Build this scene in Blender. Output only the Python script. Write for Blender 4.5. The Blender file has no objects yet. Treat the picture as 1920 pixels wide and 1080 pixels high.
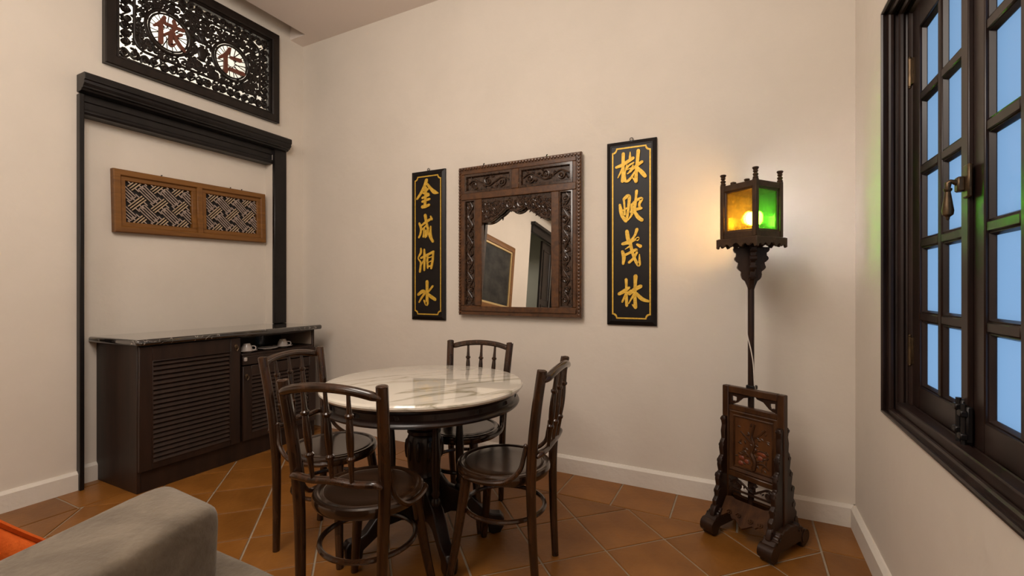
import bpy, math, random
from mathutils import Vector, Matrix
PI = math.pi
C = bpy.context.scene.collection
SC = bpy.context.scene

# ------------------------------------------------------------ camera
F_PX = 860.0
THETA = math.atan(435/860)
cam_d = bpy.data.cameras.new('camera'); cam = bpy.data.objects.new('camera', cam_d); C.objects.link(cam)
cam.location = (0, 0, 1.2); cam.rotation_euler = (PI/2, 0, THETA)
cam_d.sensor_width = 36; cam_d.lens = 36*F_PX/1920; cam_d.clip_start = 0.02
cam_d.shift_y = 0.0005
SC.camera = cam
# ------------------------------------------------------------ world, light, exposure
SC.view_settings.view_transform = 'Standard'; SC.view_settings.look = 'None'
SC.view_settings.gamma = 1; SC.view_settings.use_curve_mapping = False
SC.view_settings.exposure = 0.0
try:
    SC.cycles.use_denoising = True
    SC.cycles.max_bounces = 8; SC.cycles.diffuse_bounces = 4; SC.cycles.glossy_bounces = 4
    SC.cycles.transparent_max_bounces = 12
    SC.cycles.sample_clamp_indirect = 0
    SC.cycles.caustics_reflective = False
except Exception: pass
wd = bpy.data.worlds.new('sky'); SC.world = wd; wd.use_nodes = True
bg = wd.node_tree.nodes['Background']; bg.inputs[0].default_value = (0.39, 0.62, 0.90, 1); bg.inputs[1].default_value = 1.0

def area(name, loc, size, power, col, rot=(0,0,0), size_y=None, spread=PI):
    l = bpy.data.lights.new(name, 'AREA'); l.energy = power; l.color = col; l.size = size
    if size_y: l.shape = 'RECTANGLE'; l.size_y = size_y
    l.spread = spread
    o = bpy.data.objects.new(name, l); C.objects.link(o); o.location = loc; o.rotation_euler = rot
    return o
WARM = (1.0, 0.915, 0.825)
def globe(name, loc, power, col, r=.5):
    l = bpy.data.lights.new(name, 'POINT'); l.energy = power; l.color = col; l.shadow_soft_size = r
    o = bpy.data.objects.new(name, l); C.objects.link(o); o.location = loc; return o
globe('pendant_lamp', (-1.15, 0.35, 2.92), 108, WARM)
globe('pendant_lamp', (-1.5, -2.2, 2.9), 78, WARM)
area('hall_lamp', (-4.55, -2.6, 2.9), 0.5, 10, WARM)
area('next_room_lamp', (-4.1, 2.0, 4.0), 0.9, 30, (1, .93, .82))

# ------------------------------------------------------------ mesh helpers
class MB:
    def __init__(s): s.v = []; s.f = []
    def add(s, vs, fs, M=None):
        b = len(s.v)
        if M is not None: vs = [tuple(M @ Vector(p)) for p in vs]
        s.v += [tuple(p) for p in vs]; s.f += [tuple(i+b for i in q) for q in fs]
        return s
    def box(s, x0, x1, y0, y1, z0, z1, ch=0.0, M=None):
        ch = min(ch, (x1-x0)*.45, (y1-y0)*.45, (z1-z0)*.45)
        if ch <= 0:
            vs = [(x, y, z) for x in (x0, x1) for y in (y0, y1) for z in (z0, z1)]
            fs = [(0,1,3,2),(4,6,7,5),(0,4,5,1),(2,3,7,6),(0,2,6,4),(1,5,7,3)]
            return s.add(vs, fs, M)
        X = (x0, x1); Y = (y0, y1); Z = (z0, z1); vs = []; idx = {}
        for i in (0,1):
            for j in (0,1):
                for k in (0,1):
                    sx, sy, sz = (1-2*i)*ch, (1-2*j)*ch, (1-2*k)*ch
                    for a, d in (('x', (0, sy, sz)), ('y', (sx, 0, sz)), ('z', (sx, sy, 0))):
                        idx[(i,j,k,a)] = len(vs); vs.append((X[i]+d[0], Y[j]+d[1], Z[k]+d[2]))
        g = lambda i,j,k,a: idx[(i,j,k,a)]
        fs = []
        for i in (0,1):
            q = [g(i,0,0,'x'), g(i,1,0,'x'), g(i,1,1,'x'), g(i,0,1,'x')]; fs.append(q if i else q[::-1])
            q = [g(0,i,0,'y'), g(0,i,1,'y'), g(1,i,1,'y'), g(1,i,0,'y')]; fs.append(q if i else q[::-1])
            q = [g(0,0,i,'z'), g(1,0,i,'z'), g(1,1,i,'z'), g(0,1,i,'z')]; fs.append(q if i else q[::-1])
        for j in (0,1):
            for k in (0,1):
                fs.append([g(0,j,k,'y'), g(1,j,k,'y'), g(1,j,k,'z'), g(0,j,k,'z')])
                fs.append([g(j,0,k,'x'), g(j,1,k,'x'), g(j,1,k,'z'), g(j,0,k,'z')])
                fs.append([g(j,k,0,'x'), g(j,k,1,'x'), g(j,k,1,'y'), g(j,k,0,'y')])
        for i in (0,1):
            for j in (0,1):
                for k in (0,1): fs.append([g(i,j,k,'x'), g(i,j,k,'y'), g(i,j,k,'z')])
        return s.add(vs, fs, M)
    def tube(s, path, r, n=8, closed=False, M=None, flat=None):
        P = [Vector(p) for p in path]; m = len(P)
        R = r if isinstance(r, (list, tuple)) else [r]*m
        vs = []; fs = []; up = None
        for i in range(m):
            if closed: t = P[(i+1) % m]-P[i-1]
            else: t = P[min(i+1, m-1)]-P[max(i-1, 0)]
            if t.length < 1e-9: t = Vector((0,0,1))
            t.normalize()
            if up is None:
                up = Vector((0,0,1)) if abs(t.z) < .9 else Vector((0,1,0))
                if flat: up = Vector(flat)
            elif flat: up = Vector(flat)
            a = up - t*up.dot(t)
            if a.length < 1e-6: a = Vector((1,0,0)) - t*t.x
            a.normalize(); b = t.cross(a); up = a
            for k in range(n):
                q = 2*PI*k/n; vs.append(P[i] + a*(math.cos(q)*R[i]) + b*(math.sin(q)*R[i]))
        for i in range(m if closed else m-1):
            j = (i+1) % m
            for k in range(n):
                l = (k+1) % n; fs.append((i*n+k, i*n+l, j*n+l, j*n+k))
        if not closed:
            fs.append(tuple(range(n))[::-1]); fs.append(tuple(range((m-1)*n, m*n)))
        return s.add(vs, fs, M)
    def lathe(s, prof, n=24, c=(0,0,0), M=None, a0=0.0):
        vs = []; fs = []; m = len(prof)
        for (r, z) in prof:
            for k in range(n):
                q = 2*PI*k/n + a0; vs.append((c[0]+r*math.cos(q), c[1]+r*math.sin(q), c[2]+z))
        for i in range(m-1):
            for k in range(n):
                l = (k+1) % n; fs.append((i*n+k, i*n+l, (i+1)*n+l, (i+1)*n+k))
        fs.append(tuple(range(n))[::-1]); fs.append(tuple(range((m-1)*n, m*n)))
        return s.add(vs, fs, M)
    def prism(s, poly, a, b, axis='y', M=None, ch=0.0):
        """polygon extruded from a to b along axis; poly in the other two coordinates (in xyz order)"""
        n = len(poly)
        def pt(p, t):
            return {'x': (t, p[0], p[1]), 'y': (p[0], t, p[1]), 'z': (p[0], p[1], t)}[axis]
        vs = [pt(p, a) for p in poly] + [pt(p, b) for p in poly]
        fs = [tuple(range(n)), tuple(range(2*n-1, n-1, -1))]
        for i in range(n):
            j = (i+1) % n; fs.append((i, n+i, n+j, j))
        return s.add(vs, fs, M)
    def blob(s, c, rx, ry, rz, n=8, m=5, M=None, rot=None):
        vs = []; fs = []
        for i in range(m+1):
            ph = PI*i/m
            for k in range(n):
                q = 2*PI*k/n
                p = Vector((rx*math.sin(ph)*math.cos(q), ry*math.sin(ph)*math.sin(q), rz*math.cos(ph)))
                if rot is not None: p = rot @ p
                vs.append(p+Vector(c))
        for i in range(m):
            for k in range(n):
                l = (k+1) % n; fs.append((i*n+k, (i+1)*n+k, (i+1)*n+l, i*n+l))
        return s.add(vs, fs, M)
    def build(s, name, m, parent=None, angle=38, bevel=None):
        me = bpy.data.meshes.new(name); me.from_pydata(s.v, [], s.f)
        me.validate(); 
        import bmesh
        bm = bmesh.new(); bm.from_mesh(me)
        bmesh.ops.remove_doubles(bm, verts=bm.verts, dist=1e-6)
        bmesh.ops.recalc_face_normals(bm, faces=bm.faces); bm.to_mesh(me); bm.free()
        if m: me.materials.append(m)
        for p in me.polygons: p.use_smooth = True
        me.set_sharp_from_angle(angle=math.radians(angle))
        o = bpy.data.objects.new(name, me); C.objects.link(o)
        if parent: o.parent = parent
        if bevel:
            b = o.modifiers.new('bevel', 'BEVEL'); b.width = bevel; b.segments = 2; b.limit_method = 'ANGLE'
        return o
def crom(pts, k=6, closed=False):
    """Catmull-Rom through points of any dimension"""
    n = len(pts); out = []
    for i in range(n if closed else n-1):
        if closed: p0, p1, p2, p3 = pts[i-1], pts[i], pts[(i+1) % n], pts[(i+2) % n]
        else: p0, p1, p2, p3 = pts[max(i-1,0)], pts[i], pts[i+1], pts[min(i+2,n-1)]
        for j in range(k):
            t = j/k
            out.append(tuple(.5*((2*b)+(c-a)*t+(2*a-5*b+4*c-d)*t*t+(3*b-a-3*c+d)*t**3) for a,b,c,d in zip(p0,p1,p2,p3)))
    if not closed: out.append(tuple(pts[-1]))
    return out
def thing(name, label, cat, loc=(0,0,0), rz=0, group=None):
    o = bpy.data.objects.new(name, None); C.objects.link(o); o.location = loc; o.rotation_euler = (0,0,rz)
    o.empty_display_size = .1
    o['label'] = label; o['category'] = cat
    if group: o['group'] = group
    return o
def tag(o, label, cat, group=None):
    o['label'] = label; o['category'] = cat
    if group: o['group'] = group
    return o
def struct(o): o['kind'] = 'structure'; return o
def copy_tree(o, parent=None):
    c = o.copy(); C.objects.link(c)
    if parent: c.parent = parent
    for ch in list(o.children): copy_tree(ch, c)
    return c

# ------------------------------------------------------------ materials
def mat(name, col, rough=.5, metal=0, col2=None, scale=(8,8,8), detail=4, bump=0, bscale=None, coat=0, spec=.5, lo=.35, hi=.65, dist=0, rvar=0, coord='Object'):
    m = bpy.data.materials.new(name); m.use_nodes = True; nt = m.node_tree; N = nt.nodes; L = nt.links
    p = N['Principled BSDF']; p.inputs['Base Color'].default_value = (*col, 1); p.inputs['Roughness'].default_value = rough
    p.inputs['Metallic'].default_value = metal; p.inputs['Coat Weight'].default_value = coat; p.inputs['Coat Roughness'].default_value = .12
    p.inputs['Specular IOR Level'].default_value = spec
    tc = N.new('ShaderNodeTexCoord'); mp = N.new('ShaderNodeMapping'); mp.inputs['Scale'].default_value = scale
    L.new(tc.outputs[coord], mp.inputs[0])
    no = N.new('ShaderNodeTexNoise'); no.inputs['Scale'].default_value = 1; no.inputs['Detail'].default_value = detail
    no.inputs['Distortion'].default_value = dist; no.inputs['Roughness'].default_value = .6
    L.new(mp.outputs[0], no.inputs['Vector'])
    if col2:
        r = N.new('ShaderNodeValToRGB'); r.color_ramp.elements[0].position = lo; r.color_ramp.elements[1].position = hi
        r.color_ramp.elements[0].color = (*col, 1); r.color_ramp.elements[1].color = (*col2, 1)
        L.new(no.outputs['Fac'], r.inputs[0])
        src = r.outputs[0]
        if rvar:
            oi = N.new('ShaderNodeObjectInfo'); hs = N.new('ShaderNodeHueSaturation')
            mr = N.new('ShaderNodeMapRange'); mr.inputs[3].default_value = 1-rvar; mr.inputs[4].default_value = 1+rvar
            L.new(oi.outputs['Random'], mr.inputs[0]); L.new(mr.outputs[0], hs.inputs['Value']); L.new(src, hs.inputs['Color']); src = hs.outputs[0]
        L.new(src, p.inputs['Base Color'])
    if bump:
        b = N.new('ShaderNodeBump'); b.inputs['Strength'].default_value = bump; b.inputs['Distance'].default_value = .01
        if bscale:
            n2 = N.new('ShaderNodeTexNoise'); n2.inputs['Scale'].default_value = bscale; n2.inputs['Detail'].default_value = 5
            L.new(tc.outputs[coord], n2.inputs['Vector']); L.new(n2.outputs['Fac'], b.inputs['Height'])
        else: L.new(no.outputs['Fac'], b.inputs['Height'])
        L.new(b.outputs[0], p.inputs['Normal'])
    return m
M = {}
M['plaster'] = mat('plaster', (.69,.628,.552), .85, col2=(.725,.66,.582), scale=(2,2,2), bump=.25, bscale=14, spec=.2)
M['plaster_cool'] = mat('plaster_recess', (.70,.625,.555), .85, col2=(.73,.655,.585), scale=(2,2,2), bump=.15, bscale=10, spec=.2)
M['white'] = mat('white_wall', (.8,.78,.74), .9, bump=.1, bscale=10)
M['ceiling'] = mat('ceiling_paint', (.82,.73,.67), .9, bump=.1, bscale=20, spec=.1)
M['skirting'] = mat('skirting_paint', (.74,.69,.62), .6, bump=.3, bscale=30)
M['grout'] = mat('grout', (.30,.24,.17), .9, col2=(.36,.29,.21), scale=(20,20,20), bump=.3, bscale=120)
M['tile'] = mat('terracotta_tile', (.185,.070,.011), .34, col2=(.270,.108,.021), scale=(4,4,4), detail=6, bump=.12, bscale=40, rvar=.13, spec=.35)
M['chair'] = mat('bentwood', (.011,.0045,.002), .22, col2=(.046,.018,.0065), scale=(14,14,3), detail=5, dist=1.5, coat=.35, spec=.4)
M['seat'] = mat('seat_wood', (.014,.0065,.003), .20, col2=(.036,.016,.007), scale=(4,18,18), detail=5, dist=1, coat=.45, spec=.45)
M['black_wood'] = mat('ebonised_wood', (.006,.004,.003), .40, col2=(.016,.010,.008), scale=(20,20,5), coat=.05, spec=.35)
M['table_wood'] = mat('table_wood', (.005,.0025,.002), .30, col2=(.018,.008,.006), scale=(14,14,4), coat=.1, spec=.35)
M['trim'] = mat('lintel_paint', (.004,.003,.003), .38, col2=(.010,.008,.008), scale=(10,10,3), coat=.05, spec=.35)
M['cab'] = mat('cabinet_wood', (.015,.0075,.005), .45, col2=(.030,.0145,.009), scale=(22,22,2.5), detail=5, spec=.35)
M['cab_lit_end'] = mat('cabinet_lit_end', (.22,.17,.13), .6, col2=(.26,.2,.15), scale=(10,10,2))
M['win'] = mat('window_wood', (.012,.006,.005), .36, col2=(.026,.014,.011), scale=(16,16,3), coat=.05, spec=.4)
M['carve'] = mat('carved_wood', (.052,.019,.006), .36, col2=(.115,.045,.013), scale=(30,30,30), coat=.12)
M['carve_dark'] = mat('dark_carving', (.022,.011,.006), .26, col2=(.070,.036,.021), scale=(50,50,50), coat=.25)
M['teak'] = mat('teak_frame', (.145,.055,.008), .5, col2=(.215,.088,.014), scale=(3,16,40), detail=6, dist=1)
M['slat'] = mat('lattice_slat', (.26,.19,.155), .5, col2=(.42,.33,.28), scale=(60,60,60))
M['slat_b'] = mat('lattice_slat_pale', (.34,.24,.15), .45, col2=(.50,.37,.25), scale=(60,60,60))
M['backing'] = mat('dark_backing', (.012,.009,.008), .8)
M['lacquer'] = mat('black_lacquer', (.006,.004,.004), .42, col2=(.010,.007,.006), scale=(6,6,6), spec=.25)
M['gold'] = mat('gold_leaf', (.62,.36,.035), .42, metal=.35, col2=(.78,.50,.07), scale=(60,60,60), bump=.3, bscale=150)
M['redwood'] = mat('red_lacquer', (.115,.034,.020), .5, col2=(.16,.05,.03), scale=(20,20,20))
M['brass'] = mat('aged_brass', (.13,.085,.045), .4, metal=.8, col2=(.07,.045,.025), scale=(30,30,30))
M['iron'] = mat('black_iron', (.012,.01,.01), .4, metal=.4)
M['lamp_wood'] = mat('lamp_wood', (.026,.0095,.004), .36, col2=(.070,.028,.009), scale=(18,18,5), detail=5, dist=1, coat=.08, spec=.35)
M['lamp_skirt'] = mat('lamp_skirt_wood', (.030,.011,.004), .5, col2=(.070,.028,.009), scale=(18,18,5), detail=5, dist=1, spec=.12)
M['lamp_dark'] = mat('lamp_dark_wood', (.012,.005,.003), .38, col2=(.032,.013,.006), scale=(18,18,6), coat=.05, spec=.35)
M['lantern'] = mat('lantern_wood', (.034,.017,.008), .5, col2=(.058,.030,.013), scale=(30,30,30), spec=.3)
M['panel_pic'] = mat('carved_picture_wood', (.055,.020,.006), .4, col2=(.12,.043,.011), scale=(16,16,3), detail=4)
M['red_fruit'] = mat('reddish_carving', (.14,.03,.015), .45, col2=(.2,.05,.02), scale=(30,30,30))
M['sofa'] = mat('grey_velvet', (.070,.053,.036), .9, col2=(.175,.142,.104), scale=(9,9,9), detail=8, dist=.6, bump=.2, bscale=90, lo=.3, hi=.7, spec=.2)
M['sofa'].node_tree.nodes['Principled BSDF'].inputs['Sheen Weight'].default_value = .25
M['orange'] = mat('orange_fabric', (.55,.085,.008), .8, col2=(.66,.12,.014), scale=(30,30,30), bump=.15, bscale=200, spec=.2)
M['orange_dark'] = mat('orange_piping_seam', (.20,.02,.006), .8)
M['china'] = mat('shaded_china', (.42,.37,.34), .2, col2=(.46,.41,.38), scale=(5,5,5), coat=.3)  # white china, tone lowered to stand in for shade inside the niche
M['white_plastic'] = mat('white_cord', (.75,.68,.6), .4)
M['painting'] = mat('dark_painting', (.008,.009,.009), .5, col2=(.05,.048,.042), scale=(3,3,5), detail=6, spec=.15)
M['gold_frame'] = mat('gilt_fillet', (.55,.40,.18), .4, metal=.3)
M['hall'] = mat('hall_wall', (.42,.42,.36), .8)

def mirror_mat():
    m = mat('mirror_glass', (.86,.84,.80), .01, metal=1); return m
M['mirror'] = mirror_mat()
def marble(name, base, vein, vscale, rough, width=.06, thr=.5, dirs=(1.0,2.2,1.0), coat=.35, spec=.5):
    m = bpy.data.materials.new(name); m.use_nodes = True; nt = m.node_tree; N = nt.nodes; L = nt.links
    p = N['Principled BSDF']; p.inputs['Roughness'].default_value = rough; p.inputs['Coat Weight'].default_value = coat; p.inputs['Coat Roughness'].default_value = .03; p.inputs['Specular IOR Level'].default_value = spec
    tc = N.new('ShaderNodeTexCoord'); mp = N.new('ShaderNodeMapping'); mp.inputs['Scale'].default_value = dirs; m0 = N.new('ShaderNodeMapping'); m0.inputs['Rotation'].default_value = (0,0,-1.0)
    L.new(tc.outputs['Object'], m0.inputs[0]); L.new(m0.outputs[0], mp.inputs[0])
    n1 = N.new('ShaderNodeTexNoise'); n1.inputs['Scale'].default_value = vscale; n1.inputs['Detail'].default_value = 7; n1.inputs['Distortion'].default_value = .8
    L.new(mp.outputs[0], n1.inputs['Vector'])
    # thin veins where the noise crosses its middle value
    sub = N.new('ShaderNodeMath'); sub.operation = 'SUBTRACT'; sub.inputs[1].default_value = thr; L.new(n1.outputs['Fac'], sub.inputs[0])
    ab = N.new('ShaderNodeMath'); ab.operation = 'ABSOLUTE'; L.new(sub.outputs[0], ab.inputs[0])
    r = N.new('ShaderNodeValToRGB'); r.color_ramp.elements[0].color = (*vein, 1); r.color_ramp.elements[1].color = (*base, 1)
    r.color_ramp.elements[0].position = 0; r.color_ramp.elements[1].position = width
    e = r.color_ramp.elements.new(width*.35); e.color = tuple(b*.55+a*.45 for a, b in zip(base, vein))+(1,)
    L.new(ab.outputs[0], r.inputs[0])
    n2 = N.new('ShaderNodeTexNoise'); n2.inputs['Scale'].default_value = vscale*1.6; n2.inputs['Detail'].default_value = 4; L.new(mp.outputs[0], n2.inputs['Vector'])
    mx = N.new('ShaderNodeMix'); mx.data_type = 'RGBA'
    r2 = N.new('ShaderNodeValToRGB'); r2.color_ramp.elements[0].position = .36; r2.color_ramp.elements[1].position = .5
    L.new(n2.outputs['Fac'], r2.inputs[0]); L.new(r2.outputs[0], mx.inputs['Factor'])
    mx.inputs[6].default_value = (*base, 1); L.new(r.outputs[0], mx.inputs[7]); L.new(mx.outputs[2], p.inputs['Base Color'])
    return m
M['marble'] = marble('white_marble', (.68,.635,.55), (.33,.30,.21), 1.6, .05, .021, .5, (.55,2.6,1))
M['black_marble'] = marble('black_marble', (.008,.007,.007), (.5,.45,.4), 9, .06, .006, .56, (1,1,1), 1.0, 1.0)
def pane_mat(name, col, clear, rough_tex=True):
    """tinted or frosted glass: part clear, part scattering"""
    m = bpy.data.materials.new(name); m.use_nodes = True; nt = m.node_tree; N = nt.nodes; L = nt.links
    N.remove(N['Principled BSDF']); out = N['Material Output']
    tr = N.new('ShaderNodeBsdfTransparent'); tl = N.new('ShaderNodeBsdfTranslucent'); gl = N.new('ShaderNodeBsdfGlossy')
    gl.inputs['Roughness'].default_value = .15; gl.inputs['Color'].default_value = (1,1,1,1)
    tc = N.new('ShaderNodeTexCoord'); no = N.new('ShaderNodeTexNoise'); no.inputs['Scale'].default_value = 45; no.inputs['Detail'].default_value = 3; no.inputs['Distortion'].default_value = 2
    L.new(tc.outputs['Object'], no.inputs['Vector'])
    r = N.new('ShaderNodeValToRGB'); r.color_ramp.elements[0].position = .3; r.color_ramp.elements[1].position = .7
    k = .72 if rough_tex else 1
    r.color_ramp.elements[0].color = tuple(c*k for c in col)+(1,); r.color_ramp.elements[1].color = (*col, 1)
    L.new(no.outputs['Fac'], r.inputs[0])
    L.new(r.outputs[0], tr.inputs[0]); L.new(r.outputs[0], tl.inputs[0])
    a = N.new('ShaderNodeMixShader'); a.inputs[0].default_value = clear; L.new(tl.outputs[0], a.inputs[1]); L.new(tr.outputs[0], a.inputs[2])
    if rough_tex:
        rf = N.new('ShaderNodeBsdfRefraction'); rf.inputs['Roughness'].default_value = .22; rf.inputs['IOR'].default_value = 1.3; L.new(r.outputs[0], rf.inputs[0])
        bp = N.new('ShaderNodeBump'); bp.inputs['Strength'].default_value = .5; bp.inputs['Distance'].default_value = .004; L.new(no.outputs['Fac'], bp.inputs['Height']); L.new(bp.outputs[0], rf.inputs['Normal'])
        a2 = N.new('ShaderNodeMixShader'); a2.inputs[0].default_value = .45; L.new(a.outputs[0], a2.inputs[1]); L.new(rf.outputs[0], a2.inputs[2]); a = a2
    b = N.new('ShaderNodeMixShader'); b.inputs[0].default_value = .04; L.new(a.outputs[0], b.inputs[1]); L.new(gl.outputs[0], b.inputs[2])
    L.new(b.outputs[0], out.inputs[0]); return m
M['amber'] = pane_mat('amber_glass', (.80,.58,.13), .95)
M['green'] = pane_mat('green_glass', (.27,.74,.13), .95)
M['frost'] = pane_mat('frosted_window_glass', (.80,.86,.92), 0.0, False)
M['glass'] = pane_mat('clear_tumbler_glass', (.75,.82,.9), .8, False)
def emis(name, col, s):
    m = bpy.data.materials.new(name); m.use_nodes = True; nt = m.node_tree; N = nt.nodes
    N.remove(N['Principled BSDF']); e = N.new('ShaderNodeEmission'); e.inputs[0].default_value = (*col, 1); e.inputs[1].default_value = s
    nt.links.new(e.outputs[0], N['Material Output'].inputs[0]); return m
M['bulb'] = emis('lamp_bulb', (1, .80, .52), 340)
M['cool'] = pane_mat('pale_blue_glass', (.72,.80,1.0), .97)
M['warm'] = pane_mat('pale_amber_glass', (1.0,.88,.66), .97)
MIRROR_TILT = 0.0
GLASS_TILT = -.078
PIC_Y, PIC_Z = -.70, 1.40
TABLE_LEGS = (-142, -62, 6, 100)
CUSH_LOC = (-.862, .125, .598); CUSH_ROT = (.045, .05, math.radians(13))
ORANGE_LOC = (-1.125, .215, .628); ORANGE_ROT = (math.radians(-46), .2, .1)

def frame(mb, w, h, prof, cx=0, cz=0, M=None):
    """closed profile of (inset, y) swept with mitres round a w x h rectangle in the x-z plane"""
    vs = []; fs = []; n = len(prof)
    for (sx, sz) in ((-1,-1),(1,-1),(1,1),(-1,1)):
        for (i, y) in prof: vs.append((cx+sx*(w/2-i), y, cz+sz*(h/2-i)))
    for k in range(4):
        l = (k+1) % 4
        for a in range(n):
            b = (a+1) % n; fs.append((k*n+a, k*n+b, l*n+b, l*n+a))
    mb.add(vs, fs, M); return mb
def ribbon(mb, pts, y0, y1):
    """brush stroke: points (x, z, width) -> raised ribbon with rounded ends, front at y1"""
    P = crom(pts, 5); n = len(P); Lf = []; Rt = []
    for i, (x, z, w) in enumerate(P):
        a = P[max(i-1,0)]; b = P[min(i+1,n-1)]; dx, dz = b[0]-a[0], b[1]-a[1]; l = math.hypot(dx, dz) or 1e-6
        nx, nz = -dz/l, dx/l; w = max(w, .002)
        Lf.append((x+nx*w/2, z+nz*w/2)); Rt.append((x-nx*w/2, z-nz*w/2))
    def cap(i, s):
        x, z, w = P[i]; a = P[max(i-1,0)]; b = P[min(i+1,n-1)]; an = math.atan2(b[1]-a[1], b[0]-a[0])
        q = []
        for k in range(1, 5):
            t = an + s*(PI/2 - PI*k/5) if s > 0 else an + PI/2 + PI*(5-k)/5 - 0
            q.append((x+math.cos(t)*w/2*.9, z+math.sin(t)*w/2*.9))
        return q
    ring = Lf + cap(n-1, 1) + Rt[::-1] + cap(0, -1)[::-1]
    # front as strips so that it stays valid however the stroke bends
    vs = [(x, y1, z) for x, z in Lf] + [(x, y1, z) for x, z in Rt]; fs = [(i, i+1, n+i+1, n+i) for i in range(n-1)]
    mb.add(vs, fs)
    for c, i in ((cap(n-1, 1), n-1), (cap(0, -1), 0)):
        mb.add([(x, y1, z) for x, z in [Lf[i]]+(c if i else c[::-1])+[Rt[i]]], [tuple(range(len(c)+2))])
    m = len(ring)
    mb.add([(x, y1, z) for x, z in ring]+[(x, y0, z) for x, z in ring], [(i, (i+1) % m, m+(i+1) % m, m+i) for i in range(m)])

# ============================================================ the room
XL, XR, YB, YF, ZC = -3.55, 0.5, 2.84, -4.5, 3.378
RX, RY0, RY1 = -3.64, 1.28, 2.54           # shallow recess in the left wall
# floor
mb = MB(); mb.box(-5.1, .66, -4.66, 3.0, -.10, -.004)
floor = struct(mb.build('floor', M['grout']))
random.seed(4)
def clip(poly, x0, x1, y0, y1):
    for ax, lim, sg in ((0,x0,1),(0,x1,-1),(1,y0,1),(1,y1,-1)):
        out = []
        for i, p in enumerate(poly):
            q = poly[i-1]; pin = sg*(p[ax]-lim) >= 0; qin = sg*(q[ax]-lim) >= 0
            if pin != qin:
                t = (lim-q[ax])/(p[ax]-q[ax]); out.append((q[0]+t*(p[0]-q[0]), q[1]+t*(p[1]-q[1])))
            if pin: out.append(p)
        poly = out
        if not poly: return []
    return poly
def inset(poly, d):
    n = len(poly); out = []
    A = sum(poly[i-1][0]*poly[i][1]-poly[i][0]*poly[i-1][1] for i in range(n)); s = 1 if A > 0 else -1
    for i in range(n):
        p0, p1, p2 = poly[i-1], poly[i], poly[(i+1) % n]
        def nrm(a, b):
            dx, dy = b[0]-a[0], b[1]-a[1]; l = math.hypot(dx, dy) or 1e-9; return (-dy/l*s, dx/l*s)
        n1, n2 = nrm(p0, p1), nrm(p1, p2); k = 1+n1[0]*n2[0]+n1[1]*n2[1]
        if k < .2: k = .2
        out.append((p1[0]+(n1[0]+n2[0])/k*d, p1[1]+(n1[1]+n2[1])/k*d))
    return out
def tile_mesh(poly):
    c = (sum(p[0] for p in poly)/len(poly), sum(p[1] for p in poly)/len(poly))
    a = inset(poly, .0045); b = inset(poly, .0075); n = len(a)
    vs = [(p[0]-c[0], p[1]-c[1], -.004) for p in a] + [(p[0]-c[0], p[1]-c[1], -.001) for p in a] + [(p[0]-c[0], p[1]-c[1], .0005) for p in b]
    fs = [tuple(range(2*n, 3*n))]
    for r in (0, 1):
        for i in range(n): j = (i+1) % n; fs.append((r*n+i, r*n+j, (r+1)*n+j, (r+1)*n+i))
    me = bpy.data.meshes.new('tile'); me.from_pydata(vs, [], fs); me.materials.append(M['tile'])
    me.validate(); return me, c
tile_cache = {}
def put_tile(poly):
    if len(poly) < 3: return
    A = abs(sum(poly[i-1][0]*poly[i][1]-poly[i][0]*poly[i-1][1] for i in range(len(poly))))/2
    if A < .0012: return
    clean = [p for i, p in enumerate(poly) if math.hypot(p[0]-poly[i-1][0], p[1]-poly[i-1][1]) > .004]
    if len(clean) < 3: return
    c = (sum(p[0] for p in clean)/len(clean), sum(p[1] for p in clean)/len(clean))
    key = tuple((round(p[0]-c[0], 3), round(p[1]-c[1], 3)) for p in clean)
    if key not in tile_cache: tile_cache[key] = tile_mesh(clean)[0]
    o = bpy.data.objects.new('tile', tile_cache[key]); C.objects.link(o); o.parent = floor
    o.location = (c[0], c[1], random.uniform(-.0004, .0004)); o.rotation_euler = (random.uniform(-.0012,.0012), random.uniform(-.0012,.0012), 0)
HD = .2227; TX0, TY0 = -.564, 2.515; BX0, BX1, BY0 = -3.25, .316, -1.05
for j in range(-1, 18):
    for i in range(-14, 8):
        if (i+j) % 2: continue
        cx, cy = TX0+HD*i, TY0-HD*(j)         # tile centred a half-diagonal below the node row
        cy -= HD
        put_tile(clip([(cx+HD, cy), (cx, cy+HD), (cx-HD, cy), (cx, cy-HD)], BX0, BX1, BY0, TY0))
for i in range(-9, 4):
    x0 = -.978+.3155*i; x1 = BX1 if i == 3 else x0+.3155
    put_tile(clip([(x0, TY0), (x1, TY0), (x1, YB-.002), (x0, YB-.002)], BX0, BX1, -9, 9))
for j in range(-1, 12):
    y0 = TY0-.3155*(j+1); q = [(BX1, y0), (XR-.002, y0), (XR-.002, y0+.3155), (BX1, y0+.3155)]; put_tile(clip(q, -9, 9, BY0, YB-.002))
    y0 = 1.17+.3155*(5-j)
    put_tile(clip([(XL, y0), (BX0, y0), (BX0, y0+.3155), (XL, y0+.3155)], -9, 9, BY0, YB-.002))
put_tile([(RX, RY0), (XL, RY0), (XL, RY0+.6), (RX, RY0+.6)]); put_tile([(RX, RY0+.6), (XL, RY0+.6), (XL, RY1), (RX, RY1)])

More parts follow.
